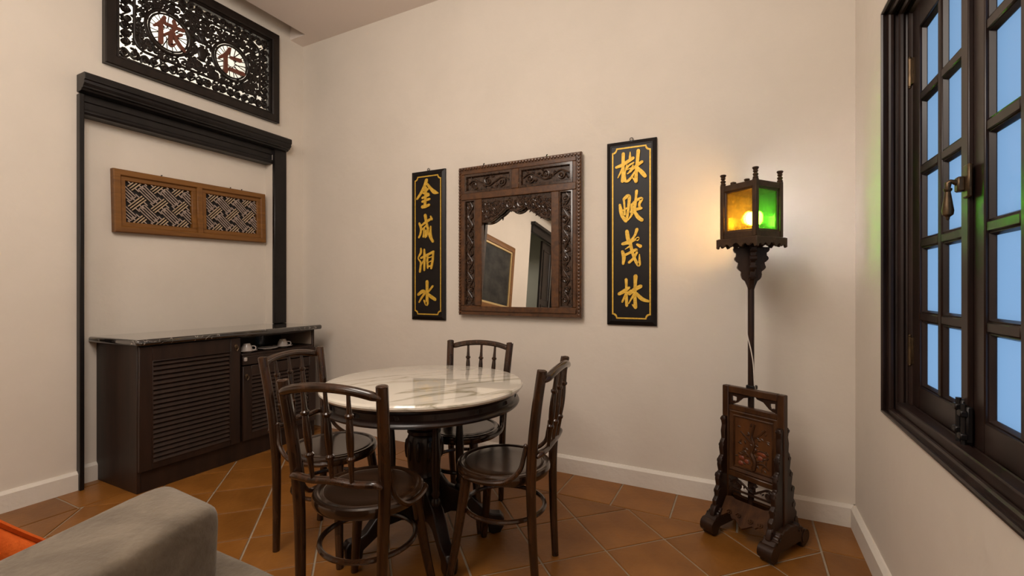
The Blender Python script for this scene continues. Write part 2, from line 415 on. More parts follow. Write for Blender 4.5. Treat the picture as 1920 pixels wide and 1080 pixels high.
# walls
struct(MB().box(-3.9, .66, YB, YB+.15, -.1, 3.7).build('wall_back', M['plaster']))
mb = MB()
mb.box(-3.70, XL, -2.0, RY0, -.1, 3.7); mb.box(-3.70, RX, RY0, RY1, -.1, 2.40)
mb.box(-3.70, XL, RY1, YB, -.1, 3.7); mb.box(-3.70, XL, RY0, RY1, 2.40, 2.65)
mb.box(-3.70, XL, RY0, 1.44, 2.65, 3.7); mb.box(-3.70, XL, 1.44, RY1, 3.29, 3.7)
mb.box(-3.70, XL, YF, -3.2, -.1, 3.7); mb.box(-3.70, XL, -3.2, -2.0, 3.12, 3.7)
struct(mb.build('wall_left', M['plaster']))
WY0, WY1, WZ0, WZ1 = 1.19, 2.315, .706, 2.304
mb = MB()
mb.box(XR, .66, WY1, YB, -.1, 3.7); mb.box(XR, .66, YF, WY0, -.1, 3.7)
mb.box(XR, .66, WY0, WY1, -.1, WZ0); mb.box(XR, .66, WY0, WY1, WZ1, 3.7)
struct(mb.build('wall_right', M['plaster']))
struct(MB().box(-3.7, .66, YF-.15, YF, -.1, 3.7).build('wall_front', M['plaster']))
mb = MB(); mb.box(-3.36, .66, YF, YB, ZC, 3.70); mb.box(-3.7, -3.36, 2.71, YB, ZC, 3.70); mb.box(-3.7, -3.36, YF, 2.71, 3.62, 3.70)
struct(mb.build('ceiling', M['ceiling']))
# the room beyond the carved transom and the hall beyond the doorway
mb = MB(); mb.box(-4.6, -4.5, .8, 3.2, 2.3, 4.3); mb.box(-4.6, -3.70, .7, .8, 2.3, 4.3); mb.box(-4.6, -3.70, 3.2, 3.3, 2.3, 4.3)
mb.box(-4.6, -3.60, .7, 3.3, 4.3, 4.4); mb.box(-4.6, -3.70, .7, 3.3, 2.2, 2.3); mb.box(-3.70, -3.60, .7, 3.3, 3.7, 4.4)
struct(mb.build('wall_beyond', M['white']))
mb = MB(); mb.box(-5.1, -5.0, -3.7, -1.5, -.1, 3.5); mb.box(-5.0, -3.70, -3.8, -3.7, -.1, 3.5); mb.box(-5.0, -3.70, -1.6, -1.5, -.1, 3.5)
mb.box(-5.1, -3.70, -3.8, -1.5, 3.5, 3.6)
struct(mb.build('wall_hall', M['hall']))
# skirting boards: flat board with a chamfered top
def skirt(name, pts, h=.112, t=.022):
    mb = MB()
    for (x0, y0), (x1, y1) in zip(pts[:-1], pts[1:]):
        dx, dy = x1-x0, y1-y0; l = math.hypot(dx, dy); nx, ny = dy/l, -dx/l       # room lies to the right of the run
        pr = [(0, 0), (t, 0), (t, h-.016), (t*.35, h), (0, h)]
        vs = []
        for (px, py, e) in ((x0, y0, 0), (x1, y1, 1)): vs += [(px+nx*a, py+ny*a, z) for a, z in pr]
        n = len(pr); mb.add(vs, [tuple(range(n)), tuple(range(2*n-1, n-1, -1))]+[(i, (i+1) % n, n+(i+1) % n, n+i) for i in range(n)])
    return struct(mb.build(name, M['skirting']))
skirt('baseboard_back', [(XL, YB), (XR, YB)])
skirt('baseboard_right', [(XR, YB), (XR, YF)])
skirt('baseboard_left', [(XL, -2.0), (XL, RY0-.012)])
skirt('baseboard_left', [(RX, RY0), (RX, RY1)])
skirt('baseboard_left', [(XL, RY1+.13), (XL, YB)])
skirt('baseboard_left', [(XL, YF), (XL, -3.2)])

# lintel and posts round the recess (local x = along the wall, -y = into the room)
trim = bpy.data.objects.new('trim_1', None); C.objects.link(trim); struct(trim)
trim.location = (XL, 0, 0); trim.rotation_euler = (0,0,PI/2)
prof = [(0,2.468),(-.098,2.468),(-.106,2.460),(-.106,2.428),(-.096,2.420),(-.098,2.408),(-.088,2.400),(-.084,2.400),(-.082,2.388),(-.066,2.386),(-.060,2.376),(-.040,2.372),(0,2.372)]
prof2 = [(.085,2.372),(-.004,2.372),(-.004,2.330),(.004,2.324),(.004,2.284),(-.010,2.280),(-.014,2.264),(-.004,2.25),(.085,2.25)]
def profile_x(mb, prof, x0, x1): return mb.prism(prof, x0, x1, 'x')
profile_x(MB(), [(a, b+.006 if b > 2.40 else b) for a, b in prof], 1.268, 2.648).build('cornice', M['trim'], trim, bevel=.002)
profile_x(MB(), prof2, 1.286, 2.541).build('lintel', M['trim'], trim, bevel=.002)
MB().box(1.268, 1.290, -.042, .09, 0, 2.36, .003).build('post', M['trim'], trim)
MB().box(2.540, 2.655, -.028, .002, .905, 2.40, .004).build('post', M['trim'], trim)

# ------------------------------------------------------------ window in the right wall (local x -> -Y, local -y -> into the room)
win = bpy.data.objects.new('window_1', None); C.objects.link(win); struct(win)
wcy = (WY0+WY1)/2; ww = WY1-WY0; wh = WZ1-WZ0
win.location = (XR, wcy, (WZ0+WZ1)/2); win.rotation_euler = (0,0,-PI/2)
pr = [(-.004,.115),(-.004,-.004),(.001,-.010),(.007,-.010),(.010,-.004),(.008,.004),(.005,.008),(.011,.011),(.018,.012),(.022,.018),(.022,.026),(.017,.032),(.013,.034),(.014,.040),(.024,.041),(.032,.046),(.034,.054),(.029,.061),(.025,.063),(.027,.068),(.036,.069),(.042,.073),(.047,.080),(.048,.115)]
frame(MB(), ww, wh, pr).build('frame_moulding', M['win'], win, angle=25)
MB().box(-ww/2+.04, ww/2-.04, .03, .07, -wh/2+.002, -wh/2+.052, .004).build('sill', M['win'], win)
lx0, lx1 = -ww/2+.046, ww/2-.046; lz0, lz1 = -wh/2+.048, wh/2-.046
lw = (lx1-lx0)/2; ly0, ly1 = .078, .115
def sash(x0, x1, mirror):
    mb = MB(); st, bot, top = .074, .085, .092
    mb.box(x0, x0+st, ly0, ly1, lz0, lz1, .003); mb.box(x1-st, x1, ly0, ly1, lz0, lz1, .003)
    mb.box(x0+st, x1-st, ly0, ly1, lz0, lz0+bot, .003); mb.box(x0+st, x1-st, ly0, ly1, lz1-top, lz1, .003)
    s = mb.build('sash', M['win'], win)
    gx0, gx1, gz0, gz1 = x0+st, x1-st, lz0+bot, lz1-top; mw = .03
    pw = (gx1-gx0-mw)/2; ph = (gz1-gz0-4*mw)/5
    for r in range(5):
        for c in range(2):
            a = gx0+c*(pw+mw); b = gz0+r*(ph+mw)
            MB().box(a-.002, a+pw+.002, .101, .105, b-.002, b+ph+.002).build('pane', M['frost'], s)
            # glazing bead round each pane
            frame(MB(), pw, ph, [(0,.100),(0,.088),(.004,.086),(.010,.098),(.010,.100)], a+pw/2, b+ph/2).build('glazing_bead', M['win'], s, angle=20)
    MB().box(gx0+pw, gx0+pw+mw, ly0+.004, ly1, gz0, gz1, .004).build('muntin', M['win'], s)
    for r in range(4):
        z = gz0+(r+1)*ph+r*mw
        for c in range(2): MB().box(gx0+c*(pw+mw)-.001, gx0+c*(pw+mw)+pw+.001, ly0+.004, ly1, z, z+mw, .004).build('muntin', M['win'], s)
    return s
s1 = sash(lx0, lx0+lw-.001, 0); s2 = sash(lx0+lw+.001, lx1, 1)
mx = lx0+lw
MB().box(mx-.016, mx+.010, ly0-.012, ly0+.002, lz0, lz1, .003).build('meeting_strip', M['win'], s1)
for z in (lz0+.155, .475):
    mb = MB(); mb.tube([(lx0-.006, ly0-.006, z), (lx0-.006, ly0-.006, z+.105)], .007, 8); mb.box(lx0-.002, lx0+.016, ly0-.006, ly0+.002, z+.003, z+.102, .001)
    mb.blob((lx0-.006, ly0-.006, z-.004), .006,.006,.006); mb.blob((lx0-.006, ly0-.006, z+.109), .006,.006,.006)
    mb.build('hinge', M['brass'], win)
# drop handle on the meeting stile
hz = -.004
mx += .010
h = MB(); h.box(mx-.014, mx+.024, ly0-.020, ly0-.008, hz-.045, hz+.05, .004); h.box(mx-.020, mx+.006, ly0-.036, ly0-.018, hz-.025, hz+.018, .004)
h.tube([(mx-.006, ly0-.03, hz), (mx-.003, ly0-.040, hz+.004), (mx-.003, ly0-.048, hz+.007), (mx-.004, ly0-.053, hz+.002), (mx-.004, ly0-.054, hz-.015)], [.009,.007,.006,.008,.006], 10)
ho = h.build('latch', M['brass'], win)
h = MB(); h.lathe([(.003,.0),(.012,-.004),(.012,-.010),(.008,-.016),(.010,-.03),(.014,-.06),(.017,-.082),(.015,-.096),(.006,-.104),(.005,-.112),(.001,-.116)], 14, (0, 0, 0), Matrix.Translation((mx-.004, ly0-.054, hz-.010)) @ Matrix.Scale(.82, 4)); h.build('drop_handle', M['brass'], ho); mx -= .010
for xo, zo in ((-.022, .0), (.014, -.012)):
    h = MB(); h.box(mx+xo-.010, mx+xo+.012, ly0-.020, ly0-.004, lz0+.022+zo, lz0+.125+zo, .004); h.tube([(mx+xo, ly0-.022, lz0-.01), (mx+xo, ly0-.022, lz0+.13+zo)], .007, 8)
    for q in (.03, .095): h.box(mx+xo-.012, mx+xo+.014, ly0-.034, ly0-.016, lz0+q+zo, lz0+q+.018+zo, .003)
    h.build('slide_bolt', M['iron'], win)
MB().box(mx-.03, mx-.004, ly0-.02, ly0+.001, lz1-.12, lz1-.06, .003).build('catch', M['brass'], win)

# unseen slab added outside to darken the upper window panes
struct(MB().box(.66, 1.7, .4, 3.2, 2.55, 2.65).build('pane_shade_slab', M['skirting']))
# doorway far down the left wall, seen in the mirror
dr = bpy.data.objects.new('door_1', None); C.objects.link(dr); struct(dr); dr.location = (XL, -2.6, 0); dr.rotation_euler = (0,0,PI/2)
mb = MB(); mb.box(-.60, .60, -.05, .02, 3.02, 3.22, .006); mb.box(-.60, .62, -.09, .02, 3.16, 3.22, .006); mb.build('head_casing', M['trim'], dr)
MB().box(-.66, -.56, -.04, .02, 0, 3.02, .004).build('side_casing', M['trim'], dr)
mb = MB(); mb.box(-.56, -.05, .03, .075, 0, 3.02, .003)
for z0, z1 in ((.15,.9),(1.05,1.75),(1.85,2.85)): frame(mb, .36, z1-z0, [(0,.03),(0,.018),(.02,.018),(.03,.03)], -.305, (z0+z1)/2)
mb.build('door_leaf', M['black_wood'], dr)

# ============================================================ carving helpers (local x right, z up, front towards -y)
def spiral(mb, cx, cz, r, y, turns=1.3, a0=0, s=1, rad=.004, n=5, tail=None):
    pts = []; R = []
    K = int(10*turns)+2
    for i in range(K):
        t = i/(K-1); q = a0+s*2*PI*turns*t; rr = r*(1-.82*t)
        pts.append((cx+rr*math.cos(q), y, cz+rr*math.sin(q))); R.append(rad*(1-.35*t))
    if tail: pts = [(tail[0], y, tail[1])]+pts; R = [rad*.6]+R
    mb.tube(pts, R, n); mb.blob((pts[-1][0], y, pts[-1][2]), rad*1.5, rad*1.2, rad*1.5, 6, 4)
def leaf(mb, cx, cz, l, w, an, y, d=.006):
    c, s = math.cos(an), math.sin(an); pts = []
    prof = [(0,0),(.2,.7),(.45,1),(.75,.65),(1,0)]
    up = [(t*l, k*w/2) for t, k in prof]; lo = [(t*l, -k*w/2) for t, k in prof[-2:0:-1]]
    ring = up+lo; n = len(ring)
    vs = [(cx+c*a-s*b, y, cz+s*a+c*b) for a, b in ring] + [(cx+c*.45*l, y-d, cz+s*.45*l), (cx+c*.45*l, y+d*.6, cz+s*.45*l)]
    mb.add(vs, [(i, (i+1) % n, n) for i in range(n)]+[((i+1) % n, i, n+1) for i in range(n)])
def vine(mb, x0, x1, z0, z1, y, seed, rad=.004, dens=1.0):
    """running scroll that fills a rectangle along its long side"""
    rnd = random.Random(seed); w, h = x1-x0, z1-z0; vert = h > w; L, T = (h, w) if vert else (w, h)
    n = max(2, int(round(L/(T*.95)*dens))); st = L/n
    def P(a, b): return (x0+b, z0+a) if vert else (x0+a, z0+b)
    main = []
    for i in range(n*2+1):
        a = L*i/(2*n); b = T*(.5+.30*math.sin(PI*i/2*1.0+.0)*(1 if True else 1)); p = P(a, b); main.append((p[0], y, p[1]))
    mb.tube(crom(main, 4), rad, 5)
    for i in range(n):
        a = st*(i+.5); sgn = 1 if i % 2 else -1; b = T*(.5+.12*sgn)
        p = P(a, b); r = min(T*.36, st*.42); spiral(mb, p[0], p[1], r, y-.001, 1.35, rnd.uniform(0, 2*PI), sgn, rad*1.15)
        for k in range(6):
            q = P(a+rnd.uniform(-.5,.5)*st, T*rnd.uniform(.06,.94)); leaf(mb, q[0], q[1], T*rnd.uniform(.22,.4), T*rnd.uniform(.1,.17), rnd.uniform(0, 2*PI), y-.002*rnd.random(), rad*1.4)

# ============================================================ carved transom over the lintel
TW, TH = 1.188, .744
tr = thing('carved_transom', 'dark pierced carved wood transom with two red characters, high above the lintel', 'transom', (XL, 1.983, 2.597), PI/2)
cz = TH/2
mb = MB(); frame(mb, TW, TH, [(0,-.001),(0,-.040),(.006,-.046),(.056,-.046),(.064,-.036),(.064,.03),(.058,.03),(.055,-.001)], 0, cz); mb.build('frame', M['black_wood'], tr, angle=25)
mb = MB(); frame(mb, TW-.13, TH-.13, [(-.002,.02),(-.002,-.026),(.012,-.030),(.018,-.018),(.018,.02)], 0, cz); mb.build('inner_moulding', M['black_wood'], tr, angle=25)
iw, ih = TW-.165, TH-.165
# rounded inner border
bw, bh = .865, .415
def rrect(w, h, r, n=6, cx=0, cz=0):
    out = []
    for (sx, sz, a0) in ((1,1,0),(-1,1,PI/2),(-1,-1,PI),(1,-1,1.5*PI)):
        for i in range(n+1):
            a = a0+PI/2*i/n; out.append((cx+sx*(w/2-r)+r*math.cos(a), cz+sz*(h/2-r)+r*math.sin(a)))
    return out
pts = [(x, -.018, z) for x, z in rrect(bw, bh, .07, 6, 0, cz)]
MB().tube(pts, .0095, 8, True).build('border_rail', M['black_wood'], tr)
fx = MB(); Y = -.012
for (a0, a1, b0, b1, sd) in ((-iw/2, iw/2, cz+bh/2+.006, cz+ih/2, 1), (-iw/2, iw/2, cz-ih/2, cz-bh/2-.006, 2), (-iw/2, -bw/2-.006, cz-bh/2, cz+bh/2, 3), (bw/2+.006, iw/2, cz-bh/2, cz+bh/2, 4)):
    vine(fx, a0, a1, b0, b1, Y, sd, .0062, 1.3)
CR = ((-.232, cz-.012), (.198, cz-.022)); RO = .148
rnd = random.Random(7)
# scrolls and leaves between the border and the two rings
tries = 0; placed = []
while len(placed) < 130 and tries < 9000:
    tries += 1; x = rnd.uniform(-bw/2+.02, bw/2-.02); z = rnd.uniform(cz-bh/2+.02, cz+bh/2-.02); r = rnd.choice((.028, .022, .018, .015))
    if any(math.hypot(x-c[0], z-c[1]) < RO+r*.75 for c in CR): continue
    if any(math.hypot(x-p[0], z-p[1]) < (r+p[2])*.80 for p in placed): continue
    if abs(x+.01) < .045 and abs(z-cz+.03) < .10: continue
    placed.append((x, z, r))
for (x, z, r) in placed:
    spiral(fx, x, z, r, Y, 1.25, rnd.uniform(0, 6.28), rnd.choice((-1, 1)), .0058)
    for k in range(5):
        q = rnd.uniform(0, 6.28); leaf(fx, x+r*.95*math.cos(q), z+r*.95*math.sin(q), .030, .018, q+rnd.uniform(-.8,.8), Y-.003, .005)
n0 = len(fx.v); vv = list(fx.v); ff = list(fx.f); fx.add([(a, b+.012, c) for a, b, c in vv], ff)
fx.build('fretwork', M['black_wood'], tr)['kind'] = 'stuff'
# vase with a flower between the rings
vs = MB(); vs.lathe([(.012,-.10),(.030,-.095),(.022,-.085),(.030,-.06),(.038,-.035),(.028,-.008),(.014,.005),(.020,.018),(.004,.02)], 12, (0,0,0), Matrix.Translation((-.012,-.012,cz-.01)) @ Matrix.Diagonal((1,.4,1,1)))
for k in range(7): leaf(vs, -.012, cz+.02, .06+.015*(k % 2), .024, PI*(k+.5)/7, -.016, .008)
vs.blob((-.012,-.016,cz+.10), .022,.01,.022)
vs.build('vase_carving', M['black_wood'], tr)
for ci, (x, z) in enumerate(CR):
    for r, rad in ((RO-.008, .011), (RO-.028, .007)):
        MB().tube([(x+r*math.cos(2*PI*i/40), -.02, z+r*math.sin(2*PI*i/40)) for i in range(40)], rad, 7, True).build('ring', M['black_wood'], tr)
    sp = MB()
    for k in range(22):
        a = 2*PI*k/22+.1; e = a+(.35 if k % 2 else -.35); sp.tube([(x+.03*math.cos(e), -.010, z+.03*math.sin(e)), (x+(RO-.026)*math.cos(a), -.010, z+(RO-.026)*math.sin(a))], 0.0036, 4)
    sp.build('spokes', M['black_wood'], tr)
ZI = {'yi': [[(.36,.97,.10),(.26,.75,.12),(.06,.55,.07)],[(.25,.72,.11),(.25,.06,.13)],[(.64,.99,.09),(.69,.86,.11)],[(.38,.77,.09),(.95,.80,.10)],[(.68,.76,.10),(.56,.56,.10),(.36,.38,.07)],[(.55,.54,.10),(.55,.12,.12),(.68,.20,.05)],[(.88,.62,.09),(.70,.46,.06)],[(.60,.60,.08),(.74,.34,.11),(.97,.08,.09)]],
      'ren': [[(.42,.97,.11),(.30,.72,.13),(.05,.48,.08)],[(.28,.66,.12),(.28,.05,.14)],[(.48,.66,.10),(.85,.70,.13)],[(.42,.20,.11),(.96,.22,.15)]]}
for (x, z), k in zip(CR, ('yi', 'ren')):
    mb = MB(); S = .20
    for i, st in enumerate(ZI[k]): ribbon(mb, [(x+(a-.5)*S, z+(b-.5)*S, w*S*1.12) for a, b, w in st], -.012, -.026-.0004*i)
    mb.build('character', M['redwood'], tr)

# ============================================================ wooden lattice panel in the recess
PW, PH = 1.045, .408
lp = thing('lattice_panel', 'long teak framed panel of two diagonal lattice fields hung in the recess', 'wall panel', (RX+.001, 1.996, 1.575), PI/2)
lp.rotation_euler = (0, -.020, PI/2)
cz = PH/2; off = -.004
mb = MB(); frame(mb, PW, PH, [(0,-.002),(0,-.038),(.006,-.044),(.036,-.044),(.042,-.036),(.044,-.030),(.066,-.030),(.070,-.024),(.070,-.002)], 0, cz); mb.build('frame', M['teak'], lp, angle=25)
mb = MB(); mb.box(-.052, .052, -.030, -.002, .066, PH-.066, .004); mb.box(-.020, .020, -.043, -.028, .03, PH-.03, .004); mb.build('mullion', M['teak'], lp)
MB().box(-PW/2+.03, PW/2-.03, -.006, -.002, .03, PH-.03).build('backing', M['backing'], lp)
for x in (-.24, .24, .33):
    mb = MB(); mb.tube([(x, -.02, PH-.002), (x, -.02, PH+.006), (x+.004, -.02, PH+.011)], .004, 6); mb.build('nail', M['iron'], lp)
slats = {}
def slat(L, pale, x, z, an, fw, dy):
    key = (round(L,4), pale)
    if key not in slats: slats[key] = MB().box(-L/2, L/2, -.008, 0, -.0036, .0036, .0012)
    if isinstance(slats[key], MB):
        o = slats[key].build('slat', M['slat_b'] if pale else M['slat'], fw); slats[key] = o
    else: o = slats[key].copy(); C.objects.link(o); o.parent = fw
    o.location = (x, dy, z); o.rotation_euler = (0, -an, 0)
fw_w, fw_h = PW/2-.052-.066, PH-.138
def field(x0):
    """basket pattern of bar blocks at 45 degrees: three bars one way, stepped bars the other, clipped to the field"""
    xc, zc = x0+fw_w/2, cz
    items = []; p = .0155; U = 6*p                                 # bar pitch, block size
    for i in range(-6, 7):
        for j in range(-6, 7):
            ox = (i+j)*U/math.sqrt(2)*1.0; oz = (j-i)*U/math.sqrt(2)*1.0
            d1 = (i+j) % 2 == 0
            if d1:
                for k in (-1, 0, 1): items.append((ox, oz, PI/4, k*p, U*1.30, -.012, True))
                for k in (-2.1, 2.1):
                    for t in (-.36, 0, .36): items.append((ox+t*U*.7071-k*p*.7071, oz+t*U*.7071+k*p*.7071, -PI/4, 0, U*.34, -.016, False))
            else:
                for k in (-1.5, -.5, .5, 1.5): items.append((ox, oz, -PI/4, k*p, U*1.32, -.014, False))
                for t in (-.5, .5): items.append((ox+t*U*.9, oz-t*U*.9, PI/4, 0, U*.5, -.010, False))
    for (ox, oz, an, o, L, dy, pale) in items:
        c, s = math.cos(an), math.sin(an); mx_, mz_ = xc+ox-s*o, zc+oz+c*o
        # clip the bar to the field
        t0, t1 = -L/2, L/2
        for (pp, dd, lo, hi) in ((mx_, c, x0, x0+fw_w), (mz_, s, zc-fw_h/2, zc+fw_h/2)):
            a, b = (lo-pp)/dd, (hi-pp)/dd
            if a > b: a, b = b, a
            t0, t1 = max(t0, a), min(t1, b)
        if t1-t0 < .012: continue
        t0 += .002; t1 -= .002; m = (t0+t1)/2
        slat(round((t1-t0)*200)/200, pale, mx_+c*m, mz_+s*m, an, lp, dy)
field(-PW/2+.066); field(.052)

# ============================================================ couplet boards
GLYPHS = {
 'R0': [[(-0.0464,0.4865,0.0217),(-0.0475,0.4159,0.0217),(-0.0485,0.3615,0.0196),(-0.0523,0.3172,0.0207)],[(-0.0902,0.4073,0.0165),(-0.0507,0.419,0.0229),(0.0129,0.4528,0.0214)],[(-0.0491,0.3997,0.0163),(-0.0791,0.3431,0.0077)],[(-0.0043,0.4917,0.0054),(-0.0053,0.4648,0.014),(-0.0048,0.4475,0.0172)],[(0.0166,0.4243,0.0107),(-0.0128,0.4089,0.0129),(-0.029,0.3838,0.0076)],[(-0.0236,0.413,0.0108),(-0.0355,0.3655,0.0098),(-0.0333,0.3218,0.0141)],[(0.0129,0.4085,0.0086),(0.0011,0.3856,0.0108),(-0.0172,0.3607,0.0076)],[(-0.0225,0.3857,0.0065),(0.0129,0.3978,0.0075)],[(-0.0215,0.3612,0.0076),(0.0032,0.3719,0.0086)],[(-0.0388,0.318,0.0141),(-0.0172,0.3173,0.0184),(0.0129,0.3465,0.0129)],[(0.0447,0.4932,0.0234),(0.0405,0.4428,0.0213),(0.0325,0.3578,0.0213),(0.0309,0.3085,0.0235)],[(-0.0032,0.3726,0.0118),(0.0299,0.4011,0.0181),(0.0668,0.4234,0.019)],[(0.0405,0.3891,0.0192),(0.0668,0.3582,0.0264),(0.0851,0.3348,0.0221)],[(0.0272,0.3691,0.0139),(0.0032,0.3395,0.0107)],[(0.0309,0.3085,0.0192),(0.0097,0.3345,0.0064)]],
 'R1': [[(-0.0671,0.1751,0.0164),(-0.06,0.1336,0.0251),(-0.0507,0.1029,0.0229),(-0.0301,0.0727,0.0217)],[(-0.0442,0.2075,0.0163),(-0.0209,0.2239,0.0259),(-0.0096,0.2137,0.0226),(-0.0139,0.1626,0.0183),(-0.0204,0.1143,0.0173),(-0.0279,0.0769,0.0184)],[(-0.0431,0.2074,0.0141),(-0.0388,0.1592,0.0119),(-0.0366,0.1128,0.013)],[(-0.0518,0.1373,0.0109),(-0.0172,0.1547,0.0119)],[(0.0341,0.2512,0.0192),(0.0299,0.2075,0.016),(0.0219,0.1543,0.0203),(0.0032,0.1072,0.015),(-0.0172,0.0772,0.0065)],[(0.0075,0.1717,0.014),(0.0352,0.1952,0.0181),(0.0647,0.2017,0.0201),(0.05,0.1682,0.0159),(0.0573,0.1418,0.017)],[(0.0048,0.1719,0.015),(0.0059,0.134,0.0172)],[(0.0022,0.1262,0.0204),(0.0299,0.1386,0.0203),(0.0626,0.1446,0.0159)],[(0.0219,0.1274,0.0182),(0.0415,0.0937,0.0245),(0.0657,0.0727,0.0233)]],
 'R2': [[(-0.0244,0.011,0.0226),(-0.0188,-0.0289,0.0259),(-0.0098,-0.0644,0.0214)],[(0.0359,0.0189,0.0211),(0.0248,-0.0142,0.0156),(0.0048,-0.0425,0.0157)],[(-0.0504,-0.066,0.0193),(-0.0148,-0.0574,0.0248),(0.0215,-0.045,0.0156),(0.0447,-0.0332,0.0167),(0.0381,-0.0452,0.0167)],[(0.037,-0.0727,0.0134),(0.0568,-0.0841,0.0233)],[(-0.0334,-0.0985,0.0057),(-0.0053,-0.0804,0.0112)],[(-0.0516,-0.1115,0.0182),(-0.0425,-0.1471,0.025),(-0.047,-0.1879,0.0159)],[(-0.043,-0.1368,0.0193),(-0.0176,-0.1263,0.0158),(0.027,-0.1054,0.019),(0.0359,-0.108,0.0111)],[(-0.0036,-0.0523,0.0191),(0.0025,-0.092,0.0202),(0.017,-0.1433,0.019),(0.0353,-0.1843,0.0189),(0.0502,-0.1947,0.02),(0.0513,-0.1332,0.0067)],[(0.0359,-0.1214,0.0156),(0.017,-0.1545,0.0157),(-0.0109,-0.1808,0.0169)]],
 'R3': [[(-0.0289,-0.2836,0.0192),(-0.0278,-0.329,0.0158),(-0.0278,-0.3857,0.0192),(-0.0255,-0.4435,0.0192)],[(-0.0727,-0.3729,0.0206),(-0.0402,-0.3545,0.0249),(-0.0109,-0.3335,0.0158)],[(-0.0317,-0.3743,0.0147),(-0.0527,-0.4211,0.0125)],[(-0.0205,-0.3686,0.0158),(0.0003,-0.3516,0.0157)],[(0.0281,-0.2644,0.0268),(0.0259,-0.3178,0.0201),(0.0243,-0.3853,0.0201),(0.0276,-0.4538,0.0234)],[(-0.0092,-0.3754,0.0146),(0.0215,-0.3459,0.0268),(0.059,-0.3252,0.0232)],[(0.0187,-0.3741,0.0157),(-0.0131,-0.4297,0.0079)],[(0.0326,-0.3684,0.0189),(0.0656,-0.4017,0.0243),(0.1037,-0.4152,0.0153)],[(0.0276,-0.4538,0.019),(0.0092,-0.4378,0.0078)]],
 'L0': [[(-0.0081,0.4941,0.0314),(-0.0276,0.451,0.0265),(-0.0627,0.3979,0.0242),(-0.0982,0.3586,0.0192)],[(-0.0032,0.4654,0.0201),(0.0348,0.4224,0.0262),(0.0657,0.3971,0.0334),(0.0976,0.3863,0.0123)],[(-0.0332,0.4166,0.019),(0.0044,0.4242,0.0201)],[(-0.0136,0.4384,0.0214),(-0.0171,0.3711,0.0252),(-0.0234,0.3041,0.0252)],[(-0.0395,0.3986,0.0165),(0.0114,0.3865,0.0188)],[(-0.0472,0.3614,0.019),(0.0155,0.3783,0.0175)],[(-0.0472,0.3332,0.019),(0.0197,0.3482,0.02)],[(-0.0472,0.293,0.0279),(-0.0171,0.2945,0.0252),(0.0169,0.3041,0.0225)]],
 'L1': [[(-0.0206,0.2278,0.029),(-0.0123,0.185,0.0239),(0.0037,0.1277,0.0213),(0.021,0.0707,0.0225),(0.05,0.0262,0.0236)],[(0.0403,0.0473,0.0162),(0.0321,0.0869,0.0137),(0.0307,0.1401,0.0137)],[(0.0307,0.2168,0.0137),(0.0397,0.1938,0.0224)],[(-0.0557,0.1511,0.0152),(-0.0171,0.174,0.0214),(0.0238,0.1926,0.0212)],[(-0.0748,0.1693,0.0204),(-0.0585,0.1258,0.0216),(-0.0656,0.0865,0.0191),(-0.0797,0.0617,0.0166)],[(-0.0501,0.1185,0.014),(-0.015,0.1457,0.0139)],[(-0.0276,0.124,0.0139),(-0.036,0.0652,0.019)],[(-0.0123,0.1118,0.0164),(-0.0171,0.0603,0.0164)],[(0.0121,0.1272,0.0163),(-0.0067,0.0665,0.0126)]],
 'L2': [[(-0.0613,-0.0236,0.0153),(-0.0627,-0.0575,0.0216),(-0.0868,-0.0965,0.0102),(-0.0627,-0.1323,0.0178),(-0.0712,-0.2002,0.0204)],[(-0.029,-0.0316,0.0152),(-0.0276,-0.0926,0.024),(-0.029,-0.1896,0.0177)],[(-0.0613,-0.0961,0.0165),(-0.0011,-0.0754,0.0226)],[(-0.0346,-0.115,0.0139),(-0.0571,-0.1494,0.0102)],[(0.0044,-0.0711,0.0188),(0.0003,-0.1215,0.0176),(0.0044,-0.1733,0.0163)],[(-0.0011,-0.0754,0.0201),(0.0568,-0.0517,0.0199)],[(0.0554,-0.0561,0.0186),(0.05,-0.1117,0.0211),(0.0369,-0.1757,0.0199)],[(0.0107,-0.0977,0.0075),(0.0417,-0.0891,0.0087)],[(0.0107,-0.1319,0.0075),(0.0417,-0.1182,0.0087)],[(0.0058,-0.1621,0.0113),(0.0417,-0.1573,0.0149)]],
 'L3': [[(-0.0032,-0.2777,0.0301),(-0.0032,-0.3294,0.0264),(-0.0032,-0.3969,0.0264),(-0.0053,-0.4487,0.0302),(-0.0332,-0.4197,0.0126)],[(-0.0868,-0.3761,0.0217),(-0.0451,-0.3509,0.0304),(-0.0248,-0.3621,0.0214),(-0.0522,-0.3973,0.019),(-0.0783,-0.4333,0.014)],[(0.05,-0.3116,0.0186),(0.0107,-0.353,0.0163)],[(0.0003,-0.3688,0.0201),(0.0348,-0.391,0.0274),(0.0725,-0.4118,0.0247)]],
}

